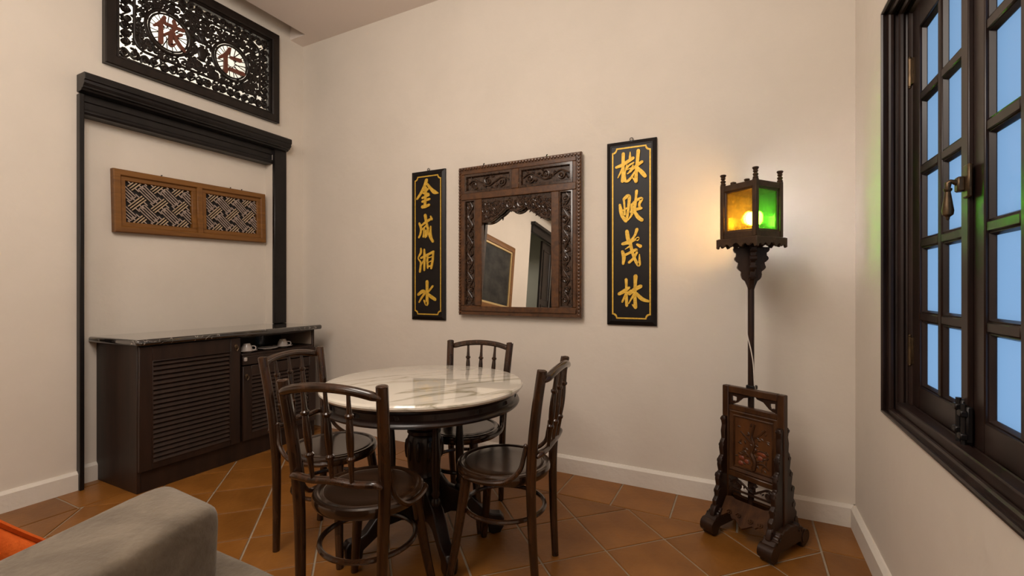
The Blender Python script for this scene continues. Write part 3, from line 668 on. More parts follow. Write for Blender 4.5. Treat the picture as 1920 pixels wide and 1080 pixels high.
def couplet(key, x, z, w, h, label):
    t = thing('couplet_board', label, 'sign', (x, YB-.001, z-h/2), 0, 'couplet boards beside the mirror')
    cz = h/2
    mb = MB(); b = .026
    prof = [(0,0),(0,-.012),(.022,-.020),(.030,-.018),(w/2-.001,-.018)]
    frame(mb, w, h, [(0,0),(0,-.012),(.024,-.022),(.028,-.022),(.030,-.019),(.030,0)], 0, cz); mb.box(-w/2+.029, w/2-.029, -.019, 0, .029, h-.029); mb.build('board', M['lacquer'], t, angle=20)
    # gilt border with notched corners
    bw, bh, r = w-.066, h-.078, .026; pts = []
    for (sx, sz) in ((1,1),(-1,1),(-1,-1),(1,-1)):
        cx_, cz_ = sx*bw/2, cz+sz*bh/2; arc = []
        for i in range(7):
            a = PI/2*i/6; arc.append((cx_-sx*r*math.cos(a), cz_-sz*r*math.sin(a)))
        # arc runs from the side facing x to the one facing z
        arc = [(cx_-sx*r*math.sin(PI/2*i/6), cz_-sz*r*math.cos(PI/2*i/6)) for i in range(7)]
        if sx*sz < 0: arc = arc[::-1]
        pts += arc
    n = len(pts); vs = []
    outer = pts; inner = [(p[0]*(1-.0085/(bw/2)), cz+(p[1]-cz)*(1-.0085/(bh/2))) for p in pts]
    mb = MB(); mb.add([(p[0], -.0205, p[1]) for p in outer]+[(p[0], -.0205, p[1]) for p in inner]+[(p[0], -.0185, p[1]) for p in outer]+[(p[0], -.0185, p[1]) for p in inner],
        [q for i in range(n) for q in ((i, (i+1) % n, n+(i+1) % n, n+i), (i, 2*n+i, 2*n+(i+1) % n, (i+1) % n), (n+i, n+(i+1) % n, 3*n+(i+1) % n, 3*n+i))])
    mb.build('border', M['gold'], t)
    for k in range(4):
        mb = MB()
        for i, st in enumerate(GLYPHS[key+str(k)]): ribbon(mb, [(a, cz+bb, ww_*.94) for a, bb, ww_ in st], -.0185, -.0245-.0003*i)
        mb.build('character', M['gold'], t)
    mb = MB(); mb.tube([(.010*math.cos(2*PI*i/14), -.010, h+.008+.010*math.sin(2*PI*i/14)) for i in range(14)], .0022, 6, True); mb.box(-.008, .008, -.014, -.004, h-.006, h+.002, .001); mb.build('hanging_ring', M['iron'], t)
couplet('L', (-2.30-1.987)/2, 1.529, .313, 1.135, 'black board with four gold characters, left of the carved mirror')
couplet('R', (-.763-.464)/2, 1.539, .300, 1.128, 'black board with four gold characters, between the mirror and the lantern')

# ============================================================ carved mirror
MW, MH = .925, 1.06
mr = thing('carved_mirror', 'carved brown wood mirror with scalloped crest between the two black boards', 'mirror', (-1.382, YB-.035, 1.01), 0)
mr.rotation_euler = (MIRROR_TILT, 0, 0)
mb = MB(); D = -.030
frame(mb, MW, MH, [(0,.012),(0,-.012),(.006,-.020),(.030,-.020),(.030,.012)], 0, MH/2); mb.build('outer_frame', M['carve'], mr, angle=25)
W2, H0, H1 = MW/2-.03, .03, MH-.03
zr1, zr2 = .800, .868                                                # rail under the top panels
zb = .068
mb = MB(); mb.box(-W2, W2, D, .01, H0-.002, zb, .004); mb.build('bottom_rail', M['carve'], mr)
mb = MB(); mb.box(-W2, W2, D, .01, zr1+.02, zr2, .004); mb.build('middle_rail', M['carve'], mr)
mb = MB(); mb.box(-W2, W2, D+.004, .01, H1-.028, H1+.002, .004); mb.build('top_rail', M['carve'], mr)
for sx in (-1, 1):
    mb = MB(); mb.box(min(sx*.262, sx*.318), max(sx*.262, sx*.318), D, .01, zb, zr1+.02, .004); mb.build('inner_stile', M['carve'], mr)
    mb = MB(); mb.box(min(sx*W2, sx*(W2-.026)), max(sx*W2, sx*(W2-.026)), D+.006, .01, zb, H1-.026, .004); mb.build('outer_stile', M['carve'], mr)
MB().box(-.028, .028, D, .01, zr2, H1-.028, .004).build('top_divider', M['carve'], mr)
bd = MB()
nb = 46
for i in range(nb):
    z = .02+(MH-.04)*i/(nb-1)
    for sx in (-1, 1): bd.blob((sx*(MW/2-.015), -.021, z), .0105,.009,.0105, 7, 4)
nb = 40
for i in range(1, nb-1):
    x = -MW/2+.015+(MW-.03)*i/(nb-1); bd.blob((x, -.021, MH-.015), .0105,.009,.0105, 7, 4)
bd.build('bead_moulding', M['carve'], mr)
for sx in (-1, 1):
    x0, x1 = sorted((sx*.318, sx*(W2-.026)))
    mb = MB(); mb.box(x0-.002, x1+.002, -.008, .008, zb-.002, zr1+.022); frame(mb, x1-x0, zr1+.02-zb, [(0,-.008),(0,-.024),(.008,-.026),(.014,-.008)], (x0+x1)/2, (zb+zr1+.02)/2); o = mb.build('side_panel', M['carve_dark'], mr)
    c = MB(); vine(c, x0+.014, x1-.014, zb+.018, zr1+.004, -.016, 11+sx, .0050, .85); c.build('side_carving', M['carve_dark'], o)
    x0, x1 = sorted((sx*.028, sx*(W2-.026)))
    mb = MB(); mb.box(x0-.002, x1+.002, -.008, .008, zr2-.002, H1-.026); frame(mb, x1-x0, H1-.028-zr2, [(0,-.008),(0,-.024),(.016,-.026),(.024,-.008)], (x0+x1)/2, (zr2+H1-.028)/2); o = mb.build('top_panel', M['carve_dark'], mr)
    c = MB(); vine(c, x0+.024, x1-.024, zr2+.026, H1-.054, -.016, 21+sx, .0045, .75); c.build('top_carving', M['carve_dark'], o)
# glass and scalloped crest
mb = MB(); mb.box(-.266, .266, -.003, 0, -(zr1+.02-zb)/2-.004, (zr1+.02-zb)/2+.004); gl = mb.build('mirror_glass', M['mirror'], mr); gl.location = (0, .004, (zr1+.02+zb)/2); gl.rotation_euler = (GLASS_TILT, 0, 0)
half = [(-.262,.655),(-.235,.652),(-.205,.655),(-.175,.668),(-.145,.69),(-.11,.712),(-.085,.735),(-.060,.742),(-.035,.722),(0,.712)]
low = half+[(-x, z) for x, z in half[-2::-1]]
poly = low+[(.262, zr1+.022), (-.262, zr1+.022)]
mb = MB(); mb.prism([(p[0], p[1]) for p in poly], -.016, .014, 'y'); mb.tube([(x, -.016, z+.004) for x, z in crom(low, 3)], .006, 6); cr = mb.build('crest', M['carve_dark'], mr)
c = MB(); r2 = random.Random(5)
for i in range(17):
    x = -.245+.49*i/16; zl = None
    for (a, b) in zip(low[:-1], low[1:]):
        if a[0] <= x <= b[0]: zl = a[1]+(b[1]-a[1])*(x-a[0])/(b[0]-a[0])
    n = max(1, int((zr1+.015-zl)/.042))
    for k in range(n):
        z = zl+.022+(zr1-.005-zl-.022)*(k+.5)/n; spiral(c, x, z, .019, -.020, 1.3, r2.uniform(0,6.28), r2.choice((-1,1)), .0046)
        for q in range(3): leaf(c, x+r2.uniform(-.018,.018), z+r2.uniform(-.018,.018), .03, .013, r2.uniform(0,6.28), -.022, .007)
for sx in (-1, 1):
    spiral(c, sx*.045, .765, .034, -.022, 1.4, PI/2, sx, .007)
c.build('crest_carving', M['carve_dark'], cr)
for x in (-.26, .22): MB().tube([(x, -.005, MH-.002), (x+.002, -.005, MH+.010), (x+.008, -.005, MH+.012)], .004, 6).build('nail', M['iron'], mr)

# picture on the left wall far behind the camera, seen in the mirror
pc = thing('framed_picture', 'dark painting in brown frame with gilt fillet, seen only in the mirror', 'picture', (XL+.001, PIC_Y, PIC_Z), PI/2)
PWD, PHT = 1.3, 1.15
mb = MB(); frame(mb, PWD, PHT, [(0,0),(0,-.03),(.02,-.045),(.09,-.045),(.10,-.03),(.10,0)], 0, PHT/2); mb.build('frame', M['teak'], pc)
mb = MB(); frame(mb, PWD-.2, PHT-.2, [(-.002,-.004),(-.002,-.034),(.025,-.034),(.03,-.02),(.03,-.004)], 0, PHT/2); mb.build('fillet', M['gold_frame'], pc)
MB().box(-PWD/2+.11, PWD/2-.11, -.016, -.002, .11, PHT-.11).build('canvas', M['painting'], pc)

# ============================================================ louvred cabinet (local x along the wall, -y into the room)
cab = thing('louvred_cabinet', 'dark brown cabinet with louvred doors standing in the wall recess', 'cabinet', (RX, 1.395, 0), PI/2)
def part(name, m, par, *boxes, **k):
    mb = MB()
    for b in boxes: mb.box(*b)
    return mb.build(name, m, par, **k)
part('side_panel', M['cab'], cab, (0,.02,-.49,-.004,0,.865,.002))
part('side_panel', M['cab'], cab, (1.215,1.235,-.49,-.096,0,.865,.002))
part('plinth', M['cab'], cab, (.02,1.215,-.488,-.46,0,.125,.002))
part('back_panel', M['cab'], cab, (.02,1.215,-.112,-.10,.02,.865))
part('bottom_panel', M['cab'], cab, (.02,1.215,-.46,-.112,.10,.12))
part('divider', M['cab'], cab, (.600,.618,-.488,-.112,.12,.865))
part('lit_niche_end', M['cab_lit_end'], cab, (1.211,1.2155,-.478,-.112,.745,.862))  # pale end board: the light on this side is put into its colour
part('niche_shelf', M['cab'], cab, (.618,1.211,-.505,-.112,.722,.740,.003))
part('top_strip', M['cab'], cab, (.02,1.215,-.488,-.47,.853,.866), (.02,1.215,-.47,-.10,.862,.866))
def louvre_door(x0, x1, z0, z1, st, tr_, br, n, kx, kz):
    y0, y1 = -.512, -.490
    d = part('door', M['cab'], cab, (x0,x0+st,y0,y1,z0,z1,.002), (x1-st,x1,y0,y1,z0,z1,.002), (x0+st,x1-st,y0,y1,z1-tr_,z1,.002), (x0+st,x1-st,y0,y1,z0,z0+br,.002))
    gx0, gx1, gz0, gz1 = x0+st, x1-st, z0+br, z1-tr_; p = (gz1-gz0)/n; me = None
    frame(MB(), gx1-gx0, gz1-gz0, [(-.001,y0+.006),(-.001,y0-.002),(.003,y0-.004),(.008,y0+.006)], (gx0+gx1)/2, (gz0+gz1)/2).build('bead', M['cab'], d)
    for i in range(n):
        if me is None:
            o = MB().box(gx0+.001, gx1-.001, -.004, .004, -p*.62, p*.62, .0018).build('slat', M['cab'], d); me = o.data
        else: o = bpy.data.objects.new('slat', me); C.objects.link(o); o.parent = d
        o.location = (0, (y0+y1)/2, gz0+p*(i+.5)); o.rotation_euler = (math.radians(-33), 0, 0)
    h = MB(); h.lathe([(.012,0),(.014,.003),(.008,.006),(.003,.008)], 10, (0,0,0), Matrix.Translation((kx, y0, kz)) @ Matrix.Rotation(PI/2, 4, 'X'))
    h.tube([(kx-.008, y0-.008, kz), (kx-.011, y0-.010, kz-.015), (kx, y0-.011, kz-.030), (kx+.011, y0-.010, kz-.015), (kx+.008, y0-.008, kz)], .003, 6)
    h.build('drop_pull', M['brass'], d)
    return d
louvre_door(.003, .598, .128, .858, .065, .088, .036, 21, .570, .80)
louvre_door(.620, 1.230, .128, .652, .060, .070, .045, 14, .645, .585)
df = part('drawer', M['cab'], cab, (.620,1.230,-.512,-.490,.660,.722,.003))
MB().box(.626, .646, -.522, -.508, .688, .715, .003).build('catch', M['china'], df)

poly = [(-3.637,1.352),(-3.10,1.372),(-3.10,2.668),(-3.547,2.668),(-3.547,2.538),(-3.637,2.538)]
ct = MB().prism(poly, .8665, .903, 'z').build('countertop', M['black_marble'], bevel=.014); ct.modifiers['bevel'].segments = 4
tag(ct, 'glossy black marble countertop with white flecks on the louvred cabinet', 'countertop')
# crockery in the open niche
def saucer(x, y, z, label, r=.068, group=None):
    o = MB().lathe([(.001,.003),(.026,.003),(.028,0),(.032,0),(.034,.004),(r,.014),(r,.017),(.03,.0075),(.001,.0065)], 24).build('saucer', M['china']); o.location = (x, y, z); return tag(o, label, 'saucer', group)
def cup(x, y, z, rz, label):
    o = thing('cup', label, 'cup', (x, y, z+.056), rz); o.rotation_euler = (PI, 0, rz)
    MB().lathe([(.001,.004),(.020,.0),(.022,.0),(.024,.006),(.034,.025),(.038,.052),(.0385,.056),(.0365,.056),(.035,.045),(.028,.015),(.001,.008)], 24).build('bowl', M['china'], o)
    MB().tube(crom([(.036,0,.046),(.050,0,.048),(.058,0,.036),(.050,0,.022),(.033,0,.020)], 4), .004, 7).build('handle', M['china'], o)
zs = .7405
saucer(-3.195, 2.085, zs, 'white saucer under the cup nearest the tall louvred door')
cup(-3.195, 2.085, zs+.0085, .9, 'upturned white teacup nearest the tall louvred door')
saucer(-3.205, 2.255, zs, 'empty white saucer between the two teacups', .072)
saucer(-3.225, 2.395, zs, 'white saucer under the right-hand teacup in the niche', .07)
cup(-3.225, 2.395, zs+.0085, .9, 'upturned white teacup nearest the pale end of the niche')
t = MB().lathe([(.001,.004),(.028,.0),(.030,.002),(.034,.095),(.0325,.095),(.0285,.008),(.001,.007)], 20).build('tumbler', M['glass']); t.location = (-3.36, 2.30, zs); tag(t, 'clear glass tumbler behind the saucers in the niche', 'glass')

# ============================================================ marble table
TX, TY = -1.387, 1.798
tb = thing('round_table', 'round white marble table on dark carved pedestal among four chairs', 'table', (TX, TY, 0), 0)
MB().lathe([(.001,.722),(.462,.722),(.472,.726),(.478,.735),(.477,.742),(.470,.749),(.462,.7505),(.001,.7505)], 96).build('tabletop', M['marble'], tb, angle=30)
ap = MB().lathe([(.40,.722),(.446,.722),(.450,.716),(.446,.708),(.442,.704),(.442,.680),(.446,.676),(.458,.670),(.462,.662),(.458,.654),(.446,.650),(.40,.650)], 96).build('apron', M['table_wood'], tb, angle=40)
orn = MB()
for k in range(16):
    a = 2*PI*k/16
    for q in (-3,-2,-1,1,2,3):
        b = a+q*.014; dz = .010-abs(q)*.001; s = .010*(1 if q > 0 else -1)
        orn.tube([(.4435*math.cos(b-s), .4435*math.sin(b-s), .692+dz), (.4435*math.cos(b+s*.2), .4435*math.sin(b+s*.2), .692-dz)], .0016, 4)
orn.build('apron_carving', M['table_wood'], ap)['kind'] = 'stuff'
ped = MB(); ped.lathe([(.03,.09),(.055,.09),(.075,.105),(.082,.13),(.088,.20),(.086,.26),(.080,.285),(.076,.30),(.082,.31),(.076,.325),(.080,.36),(.086,.42),(.086,.46),(.080,.49),(.075,.50),(.082,.508),(.082,.522),(.074,.53),(.076,.60),(.084,.635),(.095,.655),(.03,.655)], 16)
ped.build('pedestal', M['table_wood'], tb, angle=30)
for k in range(10):
    a = 2*PI*k/10; mb = MB(); mb.blob((.082*math.cos(a), .082*math.sin(a), .43), .013, .013, .050, 7, 5); mb.build('carved_lobe', M['table_wood'], tb)
lp_ = [(.04,.31),(.085,.295),(.12,.245),(.165,.225),(.205,.212),(.25,.165),(.295,.115),(.33,.098),(.372,.096),(.388,.075),(.386,.035),(.37,.006),(.33,.0),(.312,.012),(.308,.045),(.28,.062),(.235,.090),(.19,.118),(.13,.122),(.08,.105),(.04,.10)]
THC = THETA
for ang in TABLE_LEGS:
    R_ = Matrix.Rotation(math.radians(ang)+THC, 4, 'Z')
    l = MB().prism([(a, b) for a, b in lp_], -.026, .026, 'y', R_).build('leg', M['table_wood'], tb, bevel=.006)
    sp = MB(); pr = [(.010,.20),(.022,.215),(.024,.235),(.015,.25),(.020,.265),(.015,.28),(.020,.36),(.021,.44),(.016,.53),(.013,.56),(.020,.575),(.014,.59),(.022,.605),(.016,.62),(.022,.64),(.024,.655)]
    sp.lathe(pr, 12, (.170, 0, 0), R_); sp.build('spindle', M['table_wood'], tb)

# ============================================================ bentwood chairs (local -y = front)
ch = thing('bentwood_chair', 'x', 'chair', (0,0,0), 0, 'bentwood chairs round the marble table')
def seat_part():
    mb = MB(); mb.lathe([(.10,.418),(.188,.418),(.196,.422),(.201,.432),(.202,.446),(.199,.456),(.192,.4605),(.183,.4600),(.178,.4560),(.174,.4545),(.168,.4575),(.160,.4580),(.12,.4555),(.06,.4540),(.001,.4535)], 56); return mb
seat_part().build('seat', M['seat'], ch, angle=30)
for sx in (-1, 1):
    P = crom([(sx*.148,.192,0),(sx*.158,.180,.22),(sx*.166,.176,.44),(sx*.174,.186,.60),(sx*.182,.205,.75),(sx*.190,.228,.888)], 5)
    n = len(P); R = [.0155+.0055*min(1, i/(n*.45)) if i < n*.55 else .021-.001*(i-n*.55)/(n*.45) for i in range(n)]
    mb = MB(); mb.tube(P, R, 12); e = P[-1]; mb.blob((e[0], e[1], e[2]-.001), .0185,.0185,.006, 12, 4); mb.build('rear_leg', M['chair'], ch)
    P = crom([(sx*.122,-.120,.42),(sx*.140,-.135,.28),(sx*.163,-.154,.12),(sx*.182,-.172,0)], 4); n = len(P)
    MB().tube(P, [.023-.008*i/(n-1) for i in range(n)], 12).build('front_leg', M['chair'], ch)
    P = crom([(sx*.176,.158,.585),(sx*.178,.150,.545),(sx*.186,.135,.495),(sx*.199,.085,.452),(sx*.207,.02,.440),(sx*.196,-.07,.438),(sx*.168,-.122,.437)], 6); n = len(P)
    mb = MB(); mb.tube(P, [.0095 if i < n-4 else .0095-.0015*(i-n+5) for i in range(n)], 8); mb.blob((sx*.176,.158,.590), .010,.010,.010, 8, 5); mb.build('seat_brace', M['chair'], ch)
def rail(za, zb, y0, y1, xs, r, lap):
    P = crom([(-xs-lap, y0+.008, za-.004), (-xs*.88, y0+.016, za+.006), (-xs*.5, y1-.004, zb-.006), (0, y1, zb), (xs*.5, y1-.004, zb-.006), (xs*.88, y0+.016, za+.006), (xs+lap, y0+.008, za-.004)], 5); n = len(P)
    R = [r*(.45+.55*min(1, min(i, n-1-i)/5)) for i in range(n)]
    return MB().tube(P, R, 10)
rail(.853, .880, .228, .258, .186, .0158, .006).build('top_rail', M['chair'], ch)
rail(.556, .564, .196, .220, .172, .0135, .005).build('lower_rail', M['chair'], ch)
for xs in (-.082, 0, .082):
    a = Vector((xs*.92, .2205, .562)); b = Vector((xs*1.06, .2575, .876))
    pr = [(0,.0075),(.06,.0075),(.15,.009),(.24,.0105),(.255,.014),(.28,.0145),(.30,.0095),(.40,.0125),(.50,.0135),(.62,.012),(.70,.0095),(.715,.014),(.74,.0145),(.755,.0095),(.85,.0075),(1,.0065)]
    MB().tube([tuple(a.lerp(b, t)) for t, r in pr], [r for t, r in pr], 10).build('spindle', M['chair'], ch)
MB().tube([(.172*math.cos(2*PI*i/48), .005+.172*math.sin(2*PI*i/48), .272) for i in range(48)], .0098, 8, True).build('ring_stretcher', M['chair'], ch)
CH = [(-1.260, 1.301, -2.94, 'nearest bentwood chair, its back to the grey cushion, before the marble table'),
      (-1.749, 1.567, -4.521, 'bentwood chair between the marble table and the louvred cabinet'),
      (-1.356, 2.087, .117, 'bentwood chair behind the marble table, under the carved mirror'),
      (-.931, 1.761, -1.448, 'bentwood chair on the lantern side of the marble table')]
for i, (x, y, a, lab) in enumerate(CH):
    o = ch if i == 0 else copy_tree(ch)
    o.location = (x, y, 0); o.rotation_euler = (0, 0, a); o['label'] = lab

# ============================================================ lantern floor lamp
fl = thing('floor_lamp', 'carved wooden floor lamp with amber and green glass lantern by the corner', 'lamp', (.04, 2.488, 0), math.radians(-29.8))
# sled feet with scrolled ends
def foot_poly():
    half = [(0,.06),(.03,.06),(.045,.068),(.07,.066),(.078,.078),(.088,.076),(.094,.068),(.104,.072),(.112,.064),(.120,.074),(.140,.068),(.156,.050),(.160,.026),(.148,.004),(.128,0),(.108,.004),(.104,.020),(.092,.030),(.06,.030),(0,.036)]
    return half
hp = foot_poly()
fp = [p for p in hp[:19]] + [(-a, b) for a, b in hp[18:0:-1]]
top = [(a, b+.055*(1-min(1, abs(a)/.125))**.6) if i < 13 else (a, b) for i, (a, b) in enumerate(hp[:19])]
fp = top + [(-a, b) for a, b in top[::-1][:-1]]
for sx in (-1, 1):
    f = MB().prism([(a, b*1.15) for a, b in fp], sx*.140-.029, sx*.140+.029, 'x').build('foot', M['lamp_dark'], fl, bevel=.005)
    for sy in (-1, 1):
        for (yy, zz, r) in ((.085,.092,.009),(.107,.087,.009),(.137,.046,.033)): MB().tube([(sx*.140-.032, sy*yy, zz), (sx*.140+.032, sy*yy, zz)], r, 14).build('scroll', M['lamp_dark'], f)
st = .016
for sx in (-1, 1): part('stile', M['lamp_wood'], fl, (sx*.134-st, sx*.134+st, -.016, .016, .09, .715, .003))
part('top_rail', M['lamp_wood'], fl, (-.118,.118,-.016,.016,.682,.715,.003))
part('middle_rail', M['lamp_wood'], fl, (-.118,.118,-.014,.014,.598,.624,.003))
part('lower_rail', M['lamp_wood'], fl, (-.118,.118,-.018,.014,.270,.298,.004))
fr = MB(); frame(fr, .236, .300, [(0,.008),(0,-.010),(.006,-.014),(.020,-.008),(.026,-.012),(.030,-.004),(.030,.008)], 0, .448); fr.build('panel_moulding', M['lamp_wood'], fl, angle=25)
pp = MB().box(-.092, .092, -.004, .006, .324, .572).build('panel', M['panel_pic'], fl)
tree = MB()
tree.tube(crom([(.004,-.006,.33),(.010,-.006,.37),(-.006,-.006,.41),(.006,-.006,.45),(-.004,-.006,.49),(.010,-.006,.55)], 5), [.010]*10+[.007]*10+[.004]*6, 6)
for (x0, z0, x1, z1, x2, z2) in ((.008,.36,-.03,.40,-.055,.385),(-.004,.41,.04,.43,.07,.42),(.004,.45,-.03,.475,-.06,.50),(-.002,.48,.03,.50,.06,.535),(.008,.36,.05,.37,.075,.35)):
    tree.tube(crom([(x0,-.005,z0),(x1,-.006,z1),(x2,-.005,z2)], 4), .004, 5)
rr = random.Random(3)
for k in range(60): leaf(tree, rr.uniform(-.08,.08), .36+rr.uniform(-.02,.19)*rr.uniform(.3,1), .022, .010, rr.uniform(0,6.28), -.005, .003)
tree.build('tree_carving', M['lamp_wood'], pp)
for (x, z) in ((-.055,.372),(-.03,.36),(.035,.395),(.05,.415),(.03,.42),(-.06,.345)): MB().blob((x,-.005,z), .014,.004,.012, 8, 4).build('fruit_carving', M['red_fruit'], pp)
# pierced spandrels in the top opening
for sx in (-1, 1):
    tri = [(sx*.118,.624),(sx*.118,.682),(sx*.012,.682),(sx*.02,.672),(sx*.05,.662),(sx*.064,.650),(sx*.080,.636),(sx*.100,.630)]
    mb = MB(); hole = [(sx*.092+.009*math.cos(2*PI*i/12), .655+.009*math.sin(2*PI*i/12)) for i in range(12)]
    mb.prism(tri[:1]+[tri[1], (sx*.118,.682), (sx*.105,.682), (sx*.105,.624)], -.006, .006, 'y'); mb.prism([(sx*.106,.682),(sx*.012,.682),(sx*.02,.672),(sx*.05,.664),(sx*.078,.664),(sx*.106,.668)], -.006, .006, 'y')
    mb.prism([(sx*.050,.664),(sx*.064,.650),(sx*.078,.636),(sx*.084,.640),(sx*.080,.650),(sx*.080,.666)], -.006, .006, 'y'); mb.prism([(sx*.078,.637),(sx*.092,.629),(sx*.106,.626),(sx*.106,.642),(sx*.092,.643)], -.006, .006, 'y')
    mb.build('spandrel', M['lamp_dark'], fl)
# pierced carving under the panel and the sloping skirt boards front and back
mb = MB(); vine(mb, -.112, .112, .205, .268, -.004, 9, .0058, .8); mb.tube([(-.118,-.002,.203),(.118,-.002,.203)], .006, 6); mb.build('pierced_carving', M['lamp_dark'], fl)
def skirt_board(sy):
    low = [(-.118,.0),(-.10,.012),(-.085,.030),(-.07,.026),(-.055,.010),(-.04,.014),(-.02,-.002),(0,-.016),(.02,-.002),(.04,.014),(.055,.010),(.07,.026),(.085,.030),(.10,.012),(.118,.0)]
    poly = low+[(.118,.105),(.09,.112),(.07,.105),(-.07,.105),(-.09,.112),(-.118,.105)]
    Mx = Matrix.Translation((0, sy*.092, .085)) @ Matrix.Rotation(sy*math.radians(-38) if sy < 0 else sy*math.radians(38), 4, 'X')
    if sy < 0: Mx = Matrix.Translation((0, -.092, .085)) @ Matrix.Rotation(math.radians(-38), 4, 'X')
    mb = MB(); mb.prism(poly, -.006, .006, 'y', Mx)
    c = MB(); spx = Matrix.Identity(4)
    for x in (-.075, -.03, .03, .075): spiral(c, x, .034, .014, -.009*(1 if sy < 0 else -1), 1.2, PI, 1 if x > 0 else -1, .0035)
    b = len(mb.v); mb.add(c.v, c.f, Mx)
    return mb
for sy in (-1, 1): skirt_board(sy).build('skirt_board', M['lamp_skirt'], fl, bevel=.002)
# scrolled buttresses before and behind each stile
bt = [(0,.09),(.118,.09),(.112,.115),(.096,.135),(.098,.16),(.080,.178),(.084,.21),(.068,.228),(.076,.262),(.066,.288),(.050,.296),(.058,.33),(.048,.362),(.034,.372),(.042,.408),(.034,.44),(.022,.452),(.026,.49),(.018,.52),(.026,.545),(.022,.562),(0,.566)]
for sx in (-1, 1):
    for sy in (-1, 1):
        b = MB().prism([(sy*(.014+a), z) for a, z in bt], sx*.134-.011, sx*.134+.011, 'x').build('buttress', M['lamp_dark'], fl, bevel=.004)
        for (a, z, r) in ((.088,.128,.016),(.068,.200,.017),(.060,.275,.016),(.044,.345,.014),(.030,.42,.012),(.018,.548,.010)):
            MB().tube([(sx*.134-.0135, sy*(.012+a), z), (sx*.134+.0135, sy*(.012+a), z)], r*.8, 12).build('curl', M['lamp_dark'], b)
# pole, bracket, lantern
px_, py_ = -.028, .030
MB().tube([(px_, py_, .10), (px_, py_, 1.24)], .0145, 10).build('pole', M['lamp_dark'], fl)
MB().box(px_-.018, px_+.022, .014, .052, .708, .728, .003).build('pole_clip', M['iron'], fl)
LZ = 1.444; LR = Matrix.Translation((px_, py_, LZ)) @ Matrix.Rotation(math.radians(-7.3), 4, 'Z')
fin = [(0,-.040),(.118,-.045),(.116,-.060),(.098,-.072),(.100,-.090),(.108,-.100),(.096,-.114),(.084,-.118),(.090,-.136),(.084,-.152),(.066,-.162),(.068,-.178),(.058,-.198),(.040,-.208),(.026,-.232),(.018,-.252),(0,-.256)]
for k in range(4):
    Mk = LR @ Matrix.Rotation(PI/4+PI/2*k, 4, 'Z')
    b = MB().prism([(a*.68, z) for a, z in fin], -.012, .012, 'y', Mk).build('bracket', M['lamp_dark'], fl, bevel=.003)
    for (a, z, r) in ((.092,-.098,.016),(.074,-.140,.016),(.050,-.185,.013),(.100,-.060,.012)): MB().tube([tuple(Mk @ Vector((a*.66, -.015, z))), tuple(Mk @ Vector((a*.66, .015, z)))], r*.85, 10).build('curl', M['lamp_dark'], b)
S = .198; hs = S/2
mb = MB(); mb.box(-.108,.108,-.108,.108,-.012,.0,.003, LR); tray = mb.build('tray', M['lantern'], fl)
sc = [(-.116,-.002),(.116,-.002),(.116,-.046),(.104,-.050),(.098,-.036),(.086,-.034),(.076,-.044),(.064,-.040),(.056,-.030),(.044,-.034),(.034,-.046),(.022,-.042),(.012,-.030),(0,-.026)]
sc = sc + [(-a, b) for a, b in sc[-2:1:-1]]
for k in range(4):
    Mk = LR @ Matrix.Rotation(PI/2*k, 4, 'Z'); MB().prism([(a*.945, b) for a, b in sc], -.1115, -.1025, 'y', Mk).build('scalloped_skirt', M['lantern'], tray, bevel=.002)
for k in range(4):
    Mk = LR @ Matrix.Rotation(PI/2*k, 4, 'Z')
    MB().box(-hs, -hs+.022, -hs, -hs+.022, 0, .268, .003, Mk).build('corner_post', M['lantern'], fl)
    f_ = MB().lathe([(.011,0),(.013,.006),(.009,.012),(.013,.020),(.007,.028),(.012,.034),(.009,.039),(.015,.050),(.012,.054),(.002,.054)], 10, (0,0,0), Mk @ Matrix.Translation((-hs+.011, -hs+.011, .266))).build('finial', M['lantern'], fl)
    mb = MB(); mb.box(-hs+.021, hs-.021, -hs+.003, -hs+.018, .0, .030, .002, Mk); mb.box(-hs+.021, hs-.021, -hs+.003, -hs+.018, .232, .262, .002, Mk)
    frame(mb, S-.042, .204, [(0,-hs+.018),(0,-hs+.008),(.008,-hs+.011),(.012,-hs+.018)], 0, .131, Mk); pf = mb.build('pane_frame', M['lantern'], fl, angle=25)
    MB().box(-hs+.030, hs-.030, -hs+.014, -hs+.017, .036, .226, 0, Mk).build('glass_pane', (M['amber'], M['green'], M['cool'], M['warm'])[k], pf)
cc = LR @ Vector((0,0,0))
mb = MB(); mb.lathe([(.012,.0),(.014,.03),(.014,.06),(.010,.064)], 12, (0,0,0), LR); sk = mb.build('bulb_socket', M['brass'], fl)
mb = MB(); mb.blob((.008,-.004,.097), .026,.026,.032, 16, 10, LR); mb.build('bulb', M['bulb'], sk)
MB().box(-hs+.01, hs-.01, -hs+.01, hs-.01, .250, .258, 0, LR).build('light_stop', M['lantern'], fl)  # unseen board added to keep lamplight off the wall above
mb = MB(); mb.box(-.02,.0,-.012,.012,.262,.276,.003, LR @ Matrix.Translation((-.03,-.075,0))); mb.build('top_catch', M['lantern'], fl)
P = [(px_-.012,py_-.014,1.205),(px_-.017,py_-.012,1.17),(px_-.016,py_-.014,1.05),(px_-.010,py_-.017,.98),(px_+.010,py_-.018,.90),(px_+.018,py_-.012,.83),(px_+.020,py_-.006,.735),(px_+.020,py_+.006,.70)]
MB().tube(crom(P, 5), .0026, 6).build('cord', M['white_plastic'], fl)
l = bpy.data.lights.new('lamp_light', 'POINT'); l.energy = .5; l.color = (1, .74, .42); l.shadow_soft_size = .03
o = bpy.data.objects.new('lamp_light', l); C.objects.link(o); o.parent = fl; o.location = LR @ Vector((0,0,.095))

